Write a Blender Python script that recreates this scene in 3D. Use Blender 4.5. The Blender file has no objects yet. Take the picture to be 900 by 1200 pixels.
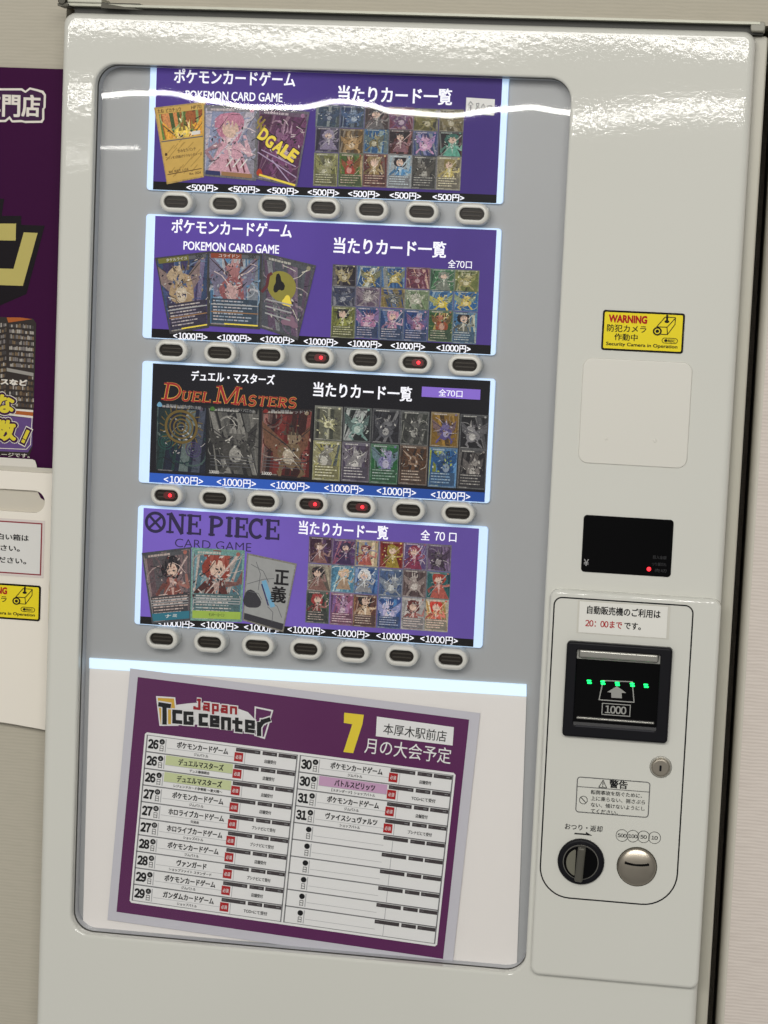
import bpy, bmesh, math, random
from mathutils import Vector, Matrix

S = bpy.context.scene
COL = S.collection
random.seed(7)

# ------------------------------------------------------------------ camera
# The machine's front stands in the plane Y = 0, X to the right, Z up, floor at Z = 0.
RM = ((0.9870886139, -0.0436408844, 0.1541153511),
      (0.0601969630, 0.9927068119, -0.1044486057),
      (-0.1484331293, 0.1123773055, 0.9825166397))
F_PX, CAM_D, CAM_Z = 2628.0, 2.55, 1.55
cam = bpy.data.cameras.new('camera')
cam_o = bpy.data.objects.new('camera', cam); COL.objects.link(cam_o)
right = Vector((RM[0][0], RM[0][2], -RM[0][1]))
up = -Vector((RM[1][0], RM[1][2], -RM[1][1]))
fwd = Vector((RM[2][0], RM[2][2], -RM[2][1]))
m3 = Matrix((right, up, -fwd)).transposed()
cam_o.matrix_world = Matrix.Translation((0, -CAM_D, CAM_Z)) @ m3.to_4x4()
cam.sensor_fit = 'VERTICAL'; cam.sensor_height = 36; cam.sensor_width = 27
cam.lens = F_PX / 1200 * 36
cam.clip_start = .05; cam.clip_end = 200
S.camera = cam_o

# ------------------------------------------------------------------ world, lamps, exposure
W = bpy.data.worlds.new('World'); S.world = W; W.use_nodes = True
bg = W.node_tree.nodes['Background']
wn = W.node_tree.nodes; wl_ = W.node_tree.links
wt = wn.new('ShaderNodeTexCoord'); wm = wn.new('ShaderNodeMapping'); wm.inputs['Scale'].default_value = (5, 5, 2.2)
wz = wn.new('ShaderNodeTexNoise'); wz.inputs['Scale'].default_value = 1.6; wz.inputs['Detail'].default_value = 4
wr = wn.new('ShaderNodeMapRange'); wr.inputs[1].default_value = .38; wr.inputs[2].default_value = .62; wr.inputs[3].default_value = .55; wr.inputs[4].default_value = 1.45
wc = wn.new('ShaderNodeVectorMath'); wc.operation = 'SCALE'; wc.inputs[0].default_value = (1.0, .985, .955)
wl_.new(wt.outputs['Generated'], wm.inputs[0]); wl_.new(wm.outputs[0], wz.inputs['Vector']); wl_.new(wz.outputs['Fac'], wr.inputs[0]); wl_.new(wr.outputs[0], wc.inputs['Scale']); wl_.new(wc.outputs[0], bg.inputs[0])
bg.inputs[1].default_value = .27

def lamp(name, loc, target, sx, sy, power, color=(1, .975, .93)):
    l = bpy.data.lights.new(name, 'AREA'); l.shape = 'RECTANGLE'
    l.size = sx; l.size_y = sy; l.energy = power; l.color = color
    o = bpy.data.objects.new(name, l); COL.objects.link(o); o.location = loc
    d = Vector(target) - Vector(loc)
    o.rotation_euler = d.to_track_quat('-Z', 'Y').to_euler()
    return o
lamp('ceiling_lamp', (-.35, -3.9, 2.75), (-.4, 0, .8), 3.4, 1.0, 112)
lamp('tube_lamp', (-1.7, -6.9, 2.49), (-1.7, 0, 2.45), 7.0, .05, 21)
lamp('tube_lamp', (-1.9, -10.9, 2.462), (-1.9, 0, 2.45), 8.0, .028, 30)
lamp('tube_lamp', (-7.6, -18.9, 2.50), (-7.6, 0, 2.45), 3.6, .026, 6)

S.view_settings.view_transform = 'Standard'; S.view_settings.look = 'None'
S.view_settings.exposure = 0; S.view_settings.gamma = 1
S.view_settings.use_curve_mapping = False

# ------------------------------------------------------------------ helpers
def at(u, v, Y=0.0):
    """a measured point of the 900 x 1200 survey picture -> (X, Z) in the vertical plane at depth Y"""
    c = ((u - 450) / F_PX, (v - 600) / F_PX, 1.0)
    d = [sum(RM[r][k] * c[r] for r in range(3)) for k in range(3)]
    s = (CAM_D + Y) / d[2]
    return (d[0] * s, CAM_Z - d[1] * s)

def lin(c):
    return tuple((x / 255 / 12.92) if x / 255 <= .04045 else ((x / 255 + .055) / 1.055) ** 2.4 for x in c)

MATS = {}
def mat(name, rgb, rough=.5, metal=0.0, emit=None, es=0.0, spec=None, var=0.0, vscale=40, bump=None, linear=False, clearcoat=0):
    if name in MATS: return MATS[name]
    m = bpy.data.materials.new(name); m.use_nodes = True; MATS[name] = m
    if spec is None: spec = .12 if any(k in name for k in ('ink', 'backlit', 'poster', 'logo', 'table', 'photo', 'sticker', 'card_')) else .5
    nt = m.node_tree; b = nt.nodes['Principled BSDF']
    c = rgb if linear else lin(rgb)
    b.inputs['Base Color'].default_value = (*c, 1)
    b.inputs['Roughness'].default_value = rough; b.inputs['Metallic'].default_value = metal
    b.inputs['Specular IOR Level'].default_value = spec
    b.inputs['Coat Weight'].default_value = clearcoat
    if emit is not None:
        b.inputs['Emission Color'].default_value = (*(emit if linear else lin(emit)), 1)
        b.inputs['Emission Strength'].default_value = es
    tc = nt.nodes.new('ShaderNodeTexCoord')
    if var:
        n = nt.nodes.new('ShaderNodeTexNoise'); n.inputs['Scale'].default_value = vscale; n.inputs['Detail'].default_value = 5
        nt.links.new(tc.outputs['Object'], n.inputs['Vector'])
        mx = nt.nodes.new('ShaderNodeMix'); mx.data_type = 'RGBA'
        mx.inputs[6].default_value = (*[x * (1 - var) for x in c], 1)
        mx.inputs[7].default_value = (*[min(1, x * (1 + var)) for x in c], 1)
        nt.links.new(n.outputs['Fac'], mx.inputs[0]); nt.links.new(mx.outputs[2], b.inputs['Base Color'])
        if emit is not None and es > 0 and es < 1.2:
            mx2 = nt.nodes.new('ShaderNodeMix'); mx2.data_type = 'RGBA'
            e = emit if linear else lin(emit)
            mx2.inputs[6].default_value = (*[x * (1 - var) for x in e], 1)
            mx2.inputs[7].default_value = (*[x * (1 + var) for x in e], 1)
            nt.links.new(n.outputs['Fac'], mx2.inputs[0]); nt.links.new(mx2.outputs[2], b.inputs['Emission Color'])
    prev = None
    for (sc, dist, det) in (bump or []):
        n = nt.nodes.new('ShaderNodeTexNoise'); n.inputs['Detail'].default_value = det
        if isinstance(sc, tuple):
            mp = nt.nodes.new('ShaderNodeMapping'); mp.inputs['Scale'].default_value = sc
            nt.links.new(tc.outputs['Object'], mp.inputs['Vector']); nt.links.new(mp.outputs[0], n.inputs['Vector'])
            n.inputs['Scale'].default_value = 1
        else:
            nt.links.new(tc.outputs['Object'], n.inputs['Vector']); n.inputs['Scale'].default_value = sc
        bp = nt.nodes.new('ShaderNodeBump'); bp.inputs['Strength'].default_value = 1; bp.inputs['Distance'].default_value = dist
        nt.links.new(n.outputs['Fac'], bp.inputs['Height'])
        if prev: nt.links.new(prev.outputs[0], bp.inputs['Normal'])
        prev = bp
    if prev: nt.links.new(prev.outputs[0], b.inputs['Normal'])
    return m

class MB:
    """collects polygons (several materials) into one mesh object"""
    def __init__(s): s.v = []; s.f = []; s.mi = []; s.mats = []; s.ns = 0
    def m(s, material):
        if material not in s.mats: s.mats.append(material)
        return s.mats.index(material)
    def poly(s, pts, material):
        i = len(s.v); s.v += [tuple(p) for p in pts]; s.f.append(tuple(range(i, i + len(pts)))); s.mi.append(s.m(material))
    def flat(s, xz, Y, material):
        """polygon of (x, z) points in the plane Y, turned to face -Y"""
        a = sum(p[0] * q[1] - q[0] * p[1] for p, q in zip(xz, xz[1:] + xz[:1]))
        if a < 0: xz = xz[::-1]
        s.poly([(x, Y, z) for x, z in xz], material)
    def rect(s, x0, z0, x1, z1, Y, material): s.flat([(x0, z0), (x1, z0), (x1, z1), (x0, z1)], Y, material)
    def box(s, x0, y0, z0, x1, y1, z1, material):
        c = [(x0, y0, z0), (x1, y0, z0), (x1, y1, z0), (x0, y1, z0), (x0, y0, z1), (x1, y0, z1), (x1, y1, z1), (x0, y1, z1)]
        i = len(s.v); s.v += c
        for q in ((0, 1, 5, 4), (1, 2, 6, 5), (2, 3, 7, 6), (3, 0, 4, 7), (4, 5, 6, 7), (3, 2, 1, 0)):
            s.f.append(tuple(i + k for k in q)); s.mi.append(s.m(material))
    def loops(s, L, material, cap_first=False, cap_last=True, close=False):
        n = len(L[0]); i = len(s.v)
        for l in L: s.v += l
        k = s.m(material)
        for a in range(len(L) - 1):
            for j in range(n):
                s.f.append((i + a * n + j, i + a * n + (j + 1) % n, i + (a + 1) * n + (j + 1) % n, i + (a + 1) * n + j)); s.mi.append(k)
        if cap_last: s.f.append(tuple(i + (len(L) - 1) * n + j for j in range(n))); s.mi.append(k)
        if cap_first: s.f.append(tuple(i + j for j in range(n))[::-1]); s.mi.append(k)
    def solid(s, shape, y0, y1, material, fillet=.002, hole=None, hf=.002, hole_back=None, seg=5):
        """shape(inset) -> loop; raised from y1 (back) to y0 (front, smaller y) with a rounded front edge"""
        L = [[(x, y1, z) for x, z in shape(0)]]
        for k in range(seg + 1):
            a = math.pi / 2 * k / seg
            L.append([(x, y0 + fillet * (1 - math.sin(a)), z) for x, z in shape(fillet * (1 - math.cos(a)))])
        if hole:
            for k in range(seg + 1):
                a = math.pi / 2 * (1 - k / seg)
                L.append([(x, y0 + hf * (1 - math.sin(a)), z) for x, z in hole(-hf * (1 - math.cos(a)))])
            L.append([(x, hole_back if hole_back is not None else y1, z) for x, z in hole(0)])
        s.loops(L, material, cap_last=not hole)
    def ring(s, shape, w, Y, material):
        a, b = shape(0), shape(w); i = len(s.v); n = len(a); k = s.m(material)
        s.v += [(x, Y, z) for x, z in a] + [(x, Y, z) for x, z in b]
        for j in range(n):
            s.f.append((i + j, i + (j + 1) % n, i + n + (j + 1) % n, i + n + j)); s.mi.append(k)
    def stroke(s, pts, w, Y0, material):
        for p, q in zip(pts, pts[1:]):
            d = Vector((q[0] - p[0], q[1] - p[1]))
            if d.length < 1e-9: continue
            s.ns += 1; Y = Y0 - (s.ns % 60) * .0000015
            n = Vector((-d.y, d.x)).normalized() * w / 2; e = d.normalized() * w * .12
            s.flat([(p[0] + n.x - e.x, p[1] + n.y - e.y), (p[0] - n.x - e.x, p[1] - n.y - e.y), (q[0] - n.x + e.x, q[1] - n.y + e.y), (q[0] + n.x + e.x, q[1] + n.y + e.y)], Y, material)
    def text(s, body, a, b, h, Y, material, bold=0.0, shear=0.0, snap=True, sizefit=True, keep=False):
        """lettering whose box runs from left-middle a to right-middle b (x, z) and is h high"""
        c = bpy.data.curves.new('t', 'FONT'); c.body = body; c.size = 1; c.shear = shear; c.resolution_u = 3
        if any(ch.isdigit() for ch in body):     # the wide figures read better; draw them in and close up their spacing
            body = ''.join(chr(ord(ch) + 0xFEE0) if '0' <= ch <= '9' else ch for ch in body); c.body = body
            for n_, ch in enumerate(body):
                if '\uff10' <= ch <= '\uff19': c.body_format[n_].kerning = -17 if '\uff10' <= body[n_ + 1:n_ + 2] <= '\uff19' else -7
                elif n_ + 1 < len(body) and '\uff10' <= body[n_ + 1] <= '\uff19': c.body_format[n_].kerning = -9
        if bold < 0: c.offset = bold
        o = bpy.data.objects.new('t', c); COL.objects.link(o)
        dg = bpy.context.evaluated_depsgraph_get()
        me = bpy.data.meshes.new_from_object(o.evaluated_get(dg))
        vs = [v.co for v in me.vertices]
        if vs:
            x0 = min(v.x for v in vs); x1 = max(v.x for v in vs); z0 = min(v.y for v in vs); z1 = max(v.y for v in vs)
            dx, dz = b[0] - a[0], b[1] - a[1]
            ln = math.hypot(dx, dz)
            if snap: dx, dz = ln, 0.0; mid = (a[1] + b[1]) / 2; ax, az = a[0], mid
            else: ax, az = a
            cx, sx = dx / ln, dz / ln
            k = s.m(material); bo = max(0, bold)
            sc = h / max(1e-6, z1 - z0 + 2 * bo); scx = ln / max(1e-6, x1 - x0 + 2 * bo)
            if bo == 0: shifts = [(0, 0)]
            elif bo < .05: shifts = [(bo, bo * .6), (-bo, bo * .6), (bo, -bo * .6), (-bo, -bo * .6)]
            else: shifts = [(bo * math.cos(t * math.pi / 6), bo * math.sin(t * math.pi / 6)) for t in range(12)] + [(0, 0)]
            for n_, (ux, uz) in enumerate(shifts):      # heavier weights: the same outline laid side by side
                i = len(s.v)
                for v in vs:
                    p = (v.x - x0 + ux + bo) * scx; q = (v.y - (z0 + z1) / 2 + uz) * sc
                    s.v.append((ax + p * cx - q * sx, Y - n_ * .000003, az + p * sx + q * cx))
                for f in me.polygons:
                    vv = [i + t for t in f.vertices]
                    if f.normal.z < 0: vv = vv[::-1]
                    s.f.append(tuple(vv)); s.mi.append(k)
        bpy.data.objects.remove(o); bpy.data.curves.remove(c); bpy.data.meshes.remove(me)
    def build(s, name, parent=None, origin=(0, 0, 0), smooth=False):
        me = bpy.data.meshes.new(name)
        me.from_pydata([(x - origin[0], y - origin[1], z - origin[2]) for x, y, z in s.v], [], s.f)
        for m in s.mats: me.materials.append(m)
        for p, k in zip(me.polygons, s.mi): p.material_index = k; p.use_smooth = smooth
        me.update()
        o = bpy.data.objects.new(name, me); COL.objects.link(o)
        o.location = origin
        if parent:
            o.parent = parent
            o.location = Vector(origin) - world_loc(parent)
        return o

def world_loc(o):
    l = Vector(o.location)
    while o.parent: o = o.parent; l = l + Vector(o.location)
    return l

def rr(x0, z0, x1, z1, r, n=8):
    def f(i):
        a0, b0, a1, b1 = x0 + i, z0 + i, x1 - i, z1 - i
        q = max(r - i, .0003); pts = []
        for cx, cz, s in ((a1 - q, b1 - q, 0), (a0 + q, b1 - q, 90), (a0 + q, b0 + q, 180), (a1 - q, b0 + q, 270)):
            for k in range(n + 1):
                t = math.radians(s + 90 * k / n); pts.append((cx + q * math.cos(t), cz + q * math.sin(t)))
        return pts
    return f
def circ(cx, cz, r, n=40, e=1.0):
    return lambda i: [(cx + (r - i) * math.cos(2 * math.pi * k / n), cz + (r - i) * e * math.sin(2 * math.pi * k / n)) for k in range(n)]
def arc(cx, cz, rx, rz, a0, a1, n=12):
    return [(cx + rx * math.cos(math.radians(a0 + (a1 - a0) * k / n)), cz + rz * math.sin(math.radians(a0 + (a1 - a0) * k / n))) for k in range(n + 1)]

def tag(o, label=None, cat=None, group=None, kind=None):
    if label: o['label'] = label
    if cat: o['category'] = cat
    if group: o['group'] = group
    if kind: o['kind'] = kind
    return o
def empty(name, loc):
    o = bpy.data.objects.new(name, None); COL.objects.link(o); o.location = loc; o.empty_display_size = .05
    return o

# ------------------------------------------------------------------ materials
PEEL = [(7.0, .0016, 1), (260, .00003, 2)]
door_m = mat('white_enamel', (209, 209, 201), .03, var=.012, vscale=5, bump=[(5.5, .0010, 0), (150, .000034, 3)])
plate_m = mat('white_plastic', (211, 209, 200), .38, var=.01, vscale=9, bump=[(500, .00002, 2)])
cab_m = mat('cabinet_paint', (180, 177, 163), .35, var=.015, vscale=6)
gasket_m = mat('dark_gasket', (60, 60, 56), .6)
liner_m = mat('grey_liner', (186, 188, 192), .5)
steel_m = mat('zinc_steel', (178, 178, 164), .5, metal=.3, var=.1, vscale=60)
dark_steel_m = mat('dark_steel', (70, 68, 60), .45, metal=.6)
board_m = mat('grey_board', (166, 167, 168), .42, var=.012, vscale=8, bump=[(300, .00002, 2)])
black_m = mat('black_plastic', (14, 14, 19), .35, var=.1, vscale=80, spec=.2)
gloss_black_m = mat('black_acrylic', (4, 4, 5), .08, spec=.12)
ink_m = mat('black_ink', (22, 22, 24), .55)
grey_ink_m = mat('grey_ink', (95, 95, 95), .6)
lens_m = mat('smoked_lens', (38, 34, 30), .25, spec=.3)
lens_rib_m = mat('smoked_lens_rib', (58, 53, 46), .35, spec=.3)
chrome_m = mat('brushed_chrome', (200, 198, 190), .22, metal=1)
nickel_m = mat('brushed_nickel', (178, 170, 156), .3, metal=1, bump=[((40, 40, 900), .00002, 2)])
red_lamp_m = mat('red_lamp', (200, 20, 30), .3, emit=(255, 40, 50), es=2.6)
red_glow_m = mat('red_lamp_glow', (70, 26, 26), .3, emit=(120, 20, 26), es=.25)
green_lamp_m = mat('green_lamp', (20, 200, 80), .3, emit=(20, 255, 110), es=2.4)
edge_m = mat('backlight_edge', (205, 222, 240), .4, emit=(168, 204, 242), es=.52, var=.06, vscale=14)
bar_m = mat('light_bar', (215, 230, 240), .4, emit=(196, 228, 252), es=.58, var=.05, vscale=16)
white_let_m = mat('lit_white_ink', (225, 225, 232), .5, emit=(232, 232, 242), es=.52)
paper_m = mat('white_paper', (214, 213, 209), .6, var=.02, vscale=20)
sheet_m = mat('white_sheet', (235, 230, 226), .5, var=.02, vscale=7)
lam_m = mat('laminate', (198, 196, 204), .3, var=.02, vscale=15)
red_m = mat('red_ink', (170, 30, 34), .6)

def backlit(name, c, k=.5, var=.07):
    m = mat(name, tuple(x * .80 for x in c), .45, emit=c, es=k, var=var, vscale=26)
    # uneven backlight put into the emission: the sheet glows less towards its right end
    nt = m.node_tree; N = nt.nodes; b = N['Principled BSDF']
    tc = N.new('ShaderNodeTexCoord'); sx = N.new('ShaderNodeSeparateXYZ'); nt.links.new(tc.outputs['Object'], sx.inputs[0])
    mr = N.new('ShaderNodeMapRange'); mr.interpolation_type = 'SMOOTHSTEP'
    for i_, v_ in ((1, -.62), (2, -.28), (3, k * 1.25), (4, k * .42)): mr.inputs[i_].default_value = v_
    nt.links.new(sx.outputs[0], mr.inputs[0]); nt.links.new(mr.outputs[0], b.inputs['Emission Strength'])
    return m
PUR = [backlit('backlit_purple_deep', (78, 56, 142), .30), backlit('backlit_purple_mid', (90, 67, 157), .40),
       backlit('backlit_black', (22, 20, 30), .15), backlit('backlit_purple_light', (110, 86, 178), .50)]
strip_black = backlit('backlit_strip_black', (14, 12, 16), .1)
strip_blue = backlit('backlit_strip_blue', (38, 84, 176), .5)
lit_dark_ink = mat('dark_violet_ink', (38, 30, 62), .5, emit=(44, 34, 74), es=.3)
lit_gold = mat('lit_gold_ink', (190, 150, 70), .5, emit=(200, 156, 70), es=.28)
lit_red = mat('lit_red_ink', (146, 34, 38), .5, emit=(150, 34, 40), es=.3)
lit_violet = mat('lit_violet_ink', (118, 92, 178), .5, emit=(124, 98, 190), es=.5)
lit_yellow = mat('lit_yellow_ink', (208, 186, 70), .5, emit=(214, 190, 70), es=.4)

# card pictures: flat printed drawings; the ink colours come from the drawing's colour attribute
def card_material():
    m = bpy.data.materials.new('card_print'); m.use_nodes = True; nt = m.node_tree; N = nt.nodes; Lk = nt.links
    b = N['Principled BSDF']; b.inputs['Roughness'].default_value = .35; b.inputs['Specular IOR Level'].default_value = .15
    ca = N.new('ShaderNodeVertexColor'); ca.layer_name = 'Ink'
    tc = N.new('ShaderNodeTexCoord')
    n = N.new('ShaderNodeTexNoise'); n.inputs['Scale'].default_value = 260; n.inputs['Detail'].default_value = 5; n.inputs['Roughness'].default_value = .7; n.inputs['Distortion'].default_value = 1.5
    Lk.new(tc.outputs['Object'], n.inputs['Vector'])
    mr = N.new('ShaderNodeMapRange'); mr.inputs[1].default_value = .35; mr.inputs[2].default_value = .65; mr.inputs[3].default_value = .68; mr.inputs[4].default_value = 1.4
    Lk.new(n.outputs['Fac'], mr.inputs[0])
    sc = N.new('ShaderNodeVectorMath'); sc.operation = 'SCALE'; Lk.new(ca.outputs['Color'], sc.inputs[0]); Lk.new(mr.outputs[0], sc.inputs['Scale'])
    Lk.new(sc.outputs[0], b.inputs['Base Color']); Lk.new(sc.outputs[0], b.inputs['Emission Color']); b.inputs['Emission Strength'].default_value = .36
    return m
CARD = card_material()

# ------------------------------------------------------------------ the wall round the machine
WY = .060
def wall_mat(name, ca, cb, dist):
    m = mat(name, (196, 189, 178), .75, spec=.2)
    nt = m.node_tree; N = nt.nodes; b = N['Principled BSDF']; Lk = nt.links
    tc = N.new('ShaderNodeTexCoord'); mp = N.new('ShaderNodeMapping'); mp.inputs['Scale'].default_value = (34, 34, 250)
    Lk.new(tc.outputs['Object'], mp.inputs[0])
    n = N.new('ShaderNodeTexNoise'); n.inputs['Scale'].default_value = 1; n.inputs['Detail'].default_value = 3; Lk.new(mp.outputs[0], n.inputs['Vector'])
    w = N.new('ShaderNodeTexWave'); w.bands_direction = 'Z'; w.inputs['Scale'].default_value = 78; w.inputs['Distortion'].default_value = 2.5; w.inputs['Detail'].default_value = 2; w.inputs['Detail Scale'].default_value = .6
    Lk.new(tc.outputs['Object'], w.inputs['Vector'])
    ad = N.new('ShaderNodeMath'); ad.operation = 'MULTIPLY_ADD'; Lk.new(w.outputs['Fac'], ad.inputs[0]); ad.inputs[1].default_value = .45; Lk.new(n.outputs['Fac'], ad.inputs[2])
    mx = N.new('ShaderNodeMix'); mx.data_type = 'RGBA'
    mx.inputs[6].default_value = (*lin(ca), 1); mx.inputs[7].default_value = (*lin(cb), 1)
    Lk.new(ad.outputs[0], mx.inputs[0]); Lk.new(mx.outputs[2], b.inputs['Base Color'])
    bp = N.new('ShaderNodeBump'); bp.inputs['Distance'].default_value = dist; bp.inputs['Strength'].default_value = .8
    Lk.new(ad.outputs[0], bp.inputs['Height']); Lk.new(bp.outputs[0], b.inputs['Normal'])
    return m
wall_m = wall_mat('ribbed_wallpaper', (196, 186, 178), (218, 209, 201), .0004)
plain_m = wall_mat('fine_wallpaper', (172, 167, 152), (184, 178, 163), .00012)
trim_m = mat('corner_bead', (200, 196, 184), .6, var=.03, vscale=30)
xr = at(888.3, 400, WY)[0]
w = MB()
w.box(-2.2, WY, 0, -.800, WY + .45, 2.6, plain_m)
w.box(-.800, WY, 1.829, xr, WY + .45, 2.6, plain_m)
w.box(-.800, WY + .452, 0, xr + .0075, WY + .47, 1.829, plain_m)
tag(w.build('wall'), kind='structure')
w = MB(); w.box(xr + .0096, WY, 0, 1.2, WY + .45, 2.6, wall_m)
tag(w.build('wall_pillar'), kind='structure')
cb = MB()   # rounded bead on the corner of the opening
L = []
for k in range(9):
    a = math.pi / 2 * k / 8
    L.append((xr + .0095 - .0095 * math.cos(a), WY - .0005 + .0150 - .0150 * math.sin(a)))
pts = [(xr, WY + .445)] + L + [(xr + .0100, WY - .0005), (xr + .0100, WY + .0005), (xr + .0074, WY + .016), (xr + .0074, WY + .445)]
cb.loops([[(x, y, 0.) for x, y in pts], [(x, y, 2.6) for x, y in pts]], trim_m, cap_first=True)
tag(cb.build('corner_bead'), 'pale rounded bead on the wall corner right of the vending machine', 'trim')

# ------------------------------------------------------------------ vending machine
VM = empty('vending_machine', (-.39, .2, 0))
tag(VM, 'large white card vending machine with purple lit display rows behind its window', 'vending machine')

c = MB()
c.solid(rr(-.783, .02, .0197, 1.8135, .004), .021, .43, cab_m, .002, hole=rr(-.7555, .7140, -.1845, 1.7690, .02), hf=.001, hole_back=.05)
c.build('cabinet', VM)

d = MB()
DX0, DX1, DZ0, DZ1 = -.7860, .0062, .06, 1.8165
WIN = (-.7455, .7240, -.1945, 1.7590)
d.solid(rr(DX0, DZ0, DX1, DZ1, .014), 0, .0185, door_m, .0085, hole=rr(*WIN, .025), hf=.0035, hole_back=.012, seg=8)
door = d.build('door', VM)
g = MB()   # dark liner of the window recess
L = [[(x, .0122, z) for x, z in rr(*WIN, .025)(.0002)], [(x, .0150, z) for x, z in rr(*WIN, .025)(.0008)]]
g.loops(L, gasket_m, cap_last=False)
L = [[(x, .0149, z) for x, z in rr(*WIN, .025)(.0007)], [(x, .031, z) for x, z in rr(*WIN, .025)(.0010)]]
g.loops(L, liner_m, cap_last=False)
g.build('window_liner', VM)

tp = MB()
zt = at(860, 25.2)[1]; zb = at(860, 28.2)[1]
tp.box(-.7845, -.004, zb, at(891, 27)[0], .40, zt, steel_m)
tp.box(-.775, .010, 1.8138, .014, .38, zb - .0002, gasket_m)
tp.solid(rr(at(880, 27)[0], zb - .0075, at(897, 27)[0], zt + .0006, .003), -.003, .03, mat('end_cap', (150, 148, 136), .5), .0015)
top_plate = tp.build('top_plate', VM)
hb = MB()
hx0, hz0 = at(72, 10); hx1, hz1 = at(120, 2)
hb.solid(rr(at(80, 9)[0], zt + .0003, at(121, 8)[0], zt + .0068, .002), -.006, .03, steel_m, .0015)
hb.flat([at(120, 10), at(170, 12.5), at(120, 4)], -.0055, dark_steel_m)
hb.box(at(121, 9)[0], -.005, zt + .0002, at(165, 9)[0], .03, zt + .0014, dark_steel_m)
hb.solid(circ(at(75, 8)[0], zt + .002, .0046, 20), -.010, .02, dark_steel_m, .001)
hb.box(at(70, 9)[0], -.0085, zt - .004, at(82, 9)[0], .02, zt - .001, dark_steel_m)
hb.build('hinge_bracket', VM)

# ---- grey board behind the window
BY = .030
bd = MB(); bd.rect(WIN[0] - .01, WIN[1] - .01, WIN[2] + .01, WIN[3] + .01, BY, board_m)
# pale seams and a trim frame on the right half of the board
bd.build('display_board', VM)

# ---- clear pane, slightly wavy at the top
def pane_mat():
    m = bpy.data.materials.new('clear_pane'); m.use_nodes = True; N = m.node_tree.nodes; Lk = m.node_tree.links
    N.remove(N['Principled BSDF'])
    tr = N.new('ShaderNodeBsdfTransparent'); gl = N.new('ShaderNodeBsdfGlossy'); gl.inputs['Roughness'].default_value = .015
    fr = N.new('ShaderNodeFresnel'); fr.inputs['IOR'].default_value = 1.5
    ge = N.new('ShaderNodeNewGeometry'); mp = N.new('ShaderNodeMapRange'); mp.inputs[3].default_value = 1.5; mp.inputs[4].default_value = 1 / 1.5
    Lk.new(ge.outputs['Backfacing'], mp.inputs[0]); Lk.new(mp.outputs[0], fr.inputs['IOR'])     # same reflectance from both sides of a thin sheet
    tr.inputs[0].default_value = (.985, .99, .99, 1)
    mx = N.new('ShaderNodeMixShader'); Lk.new(fr.outputs[0], mx.inputs[0]); Lk.new(tr.outputs[0], mx.inputs[1]); Lk.new(gl.outputs[0], mx.inputs[2])
    Lk.new(mx.outputs[0], N['Material Output'].inputs[0]); return m
WAVE = [(112, 116), (160, 111), (195, 109), (240, 117), (293, 123), (347, 122), (400, 112.5), (430, 115), (460, 122.5), (527, 125), (593, 115.5), (622, 112), (667, 117)]
def tilt(x):
    pts = [(at(u, 120, .0165)[0], v) for u, v in WAVE]
    if x <= pts[0][0]: v = pts[0][1]
    elif x >= pts[-1][0]: v = pts[-1][1]
    else:
        for (a, va), (b, vb) in zip(pts, pts[1:]):
            if a <= x <= b:
                t = (x - a) / (b - a); t = t * t * (3 - 2 * t); v = va + (vb - va) * t; break
    return (v - 115.5) / (2 * F_PX * .81)
gp = MB(); nx, nz = 110, 60
gm = pane_mat()
GX0, GX1, GZ0, GZ1 = WIN[0] + .001, WIN[2] - .001, WIN[1] + .001, WIN[3] - .001
for j in range(nz + 1):
    z = GZ1 - (GZ1 - GZ0) * (j / nz) ** 1.7
    for i in range(nx + 1):
        x = GX0 + (GX1 - GX0) * i / nx
        q = z - 1.715
        gp.v.append((x, .0165 + tilt(x) * q * math.exp(-(q / .09) ** 2), z))
k = gp.m(gm)
for j in range(nz):
    for i in range(nx):
        a = j * (nx + 1) + i
        gp.f.append((a, a + nx + 1, a + nx + 2, a + 1)); gp.mi.append(k)
gp.build('window_pane', VM, smooth=True)

# ---- lit display rows
OUT = [(-.6905, 1.6175, -.2690, 1.7700), (-.6900, 1.4436, -.2690, 1.5897), (-.6890, 1.2713, -.2675, 1.4166), (-.6887, 1.1000, -.2675, 1.2438)]
INN = [(-.6826, 1.6183, -.2765, 1.7634), (-.6786, 1.4447, -.2746, 1.5877), (-.6758, 1.2726, -.2732, 1.4142), (-.6815, 1.1011, -.2781, 1.2412)]
KD = (CAM_D + .027) / (CAM_D + .042)      # survey depth to real depth
OUT = [(a * KD, 1.55 + (b - 1.55) * KD, c_ * KD, 1.55 + (d_ - 1.55) * KD) for a, b, c_, d_ in OUT]
INN = [(a * KD, 1.55 + (b - 1.55) * KD, c_ * KD, 1.55 + (d_ - 1.55) * KD) for a, b, c_, d_ in INN]
STRIP = [.0095, .0105, .0112, .0090]
SY = .0240      # printed sheets
LY = .0236      # lettering
CY = .0238      # card pictures
ROWNAMES = ['first', 'second', 'third', 'fourth']
panels = []
for i in range(4):
    o = MB(); x0, z0, x1, z1 = OUT[i]
    o.solid(rr(x0, z0, x1, z1, .004), .0246, BY - .0002, edge_m, .0006)
    P = o.build('display_panel', VM, origin=((x0 + x1) / 2, .027, (z0 + z1) / 2))
    s = MB(); a0, b0, a1, b1 = INN[i]
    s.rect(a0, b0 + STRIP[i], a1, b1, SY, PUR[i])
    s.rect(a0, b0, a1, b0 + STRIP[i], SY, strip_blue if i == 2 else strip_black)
    sh = s.build('printed_sheet', P)
    panels.append(P)
panels[0]['label'] = 'top purple lit panel with 500 yen price strip'
panels[1]['label'] = 'second purple lit panel with white title'
panels[2]['label'] = 'black lit panel with blue price strip'
panels[3]['label'] = 'bottom lighter purple lit panel with dark title'

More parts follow.
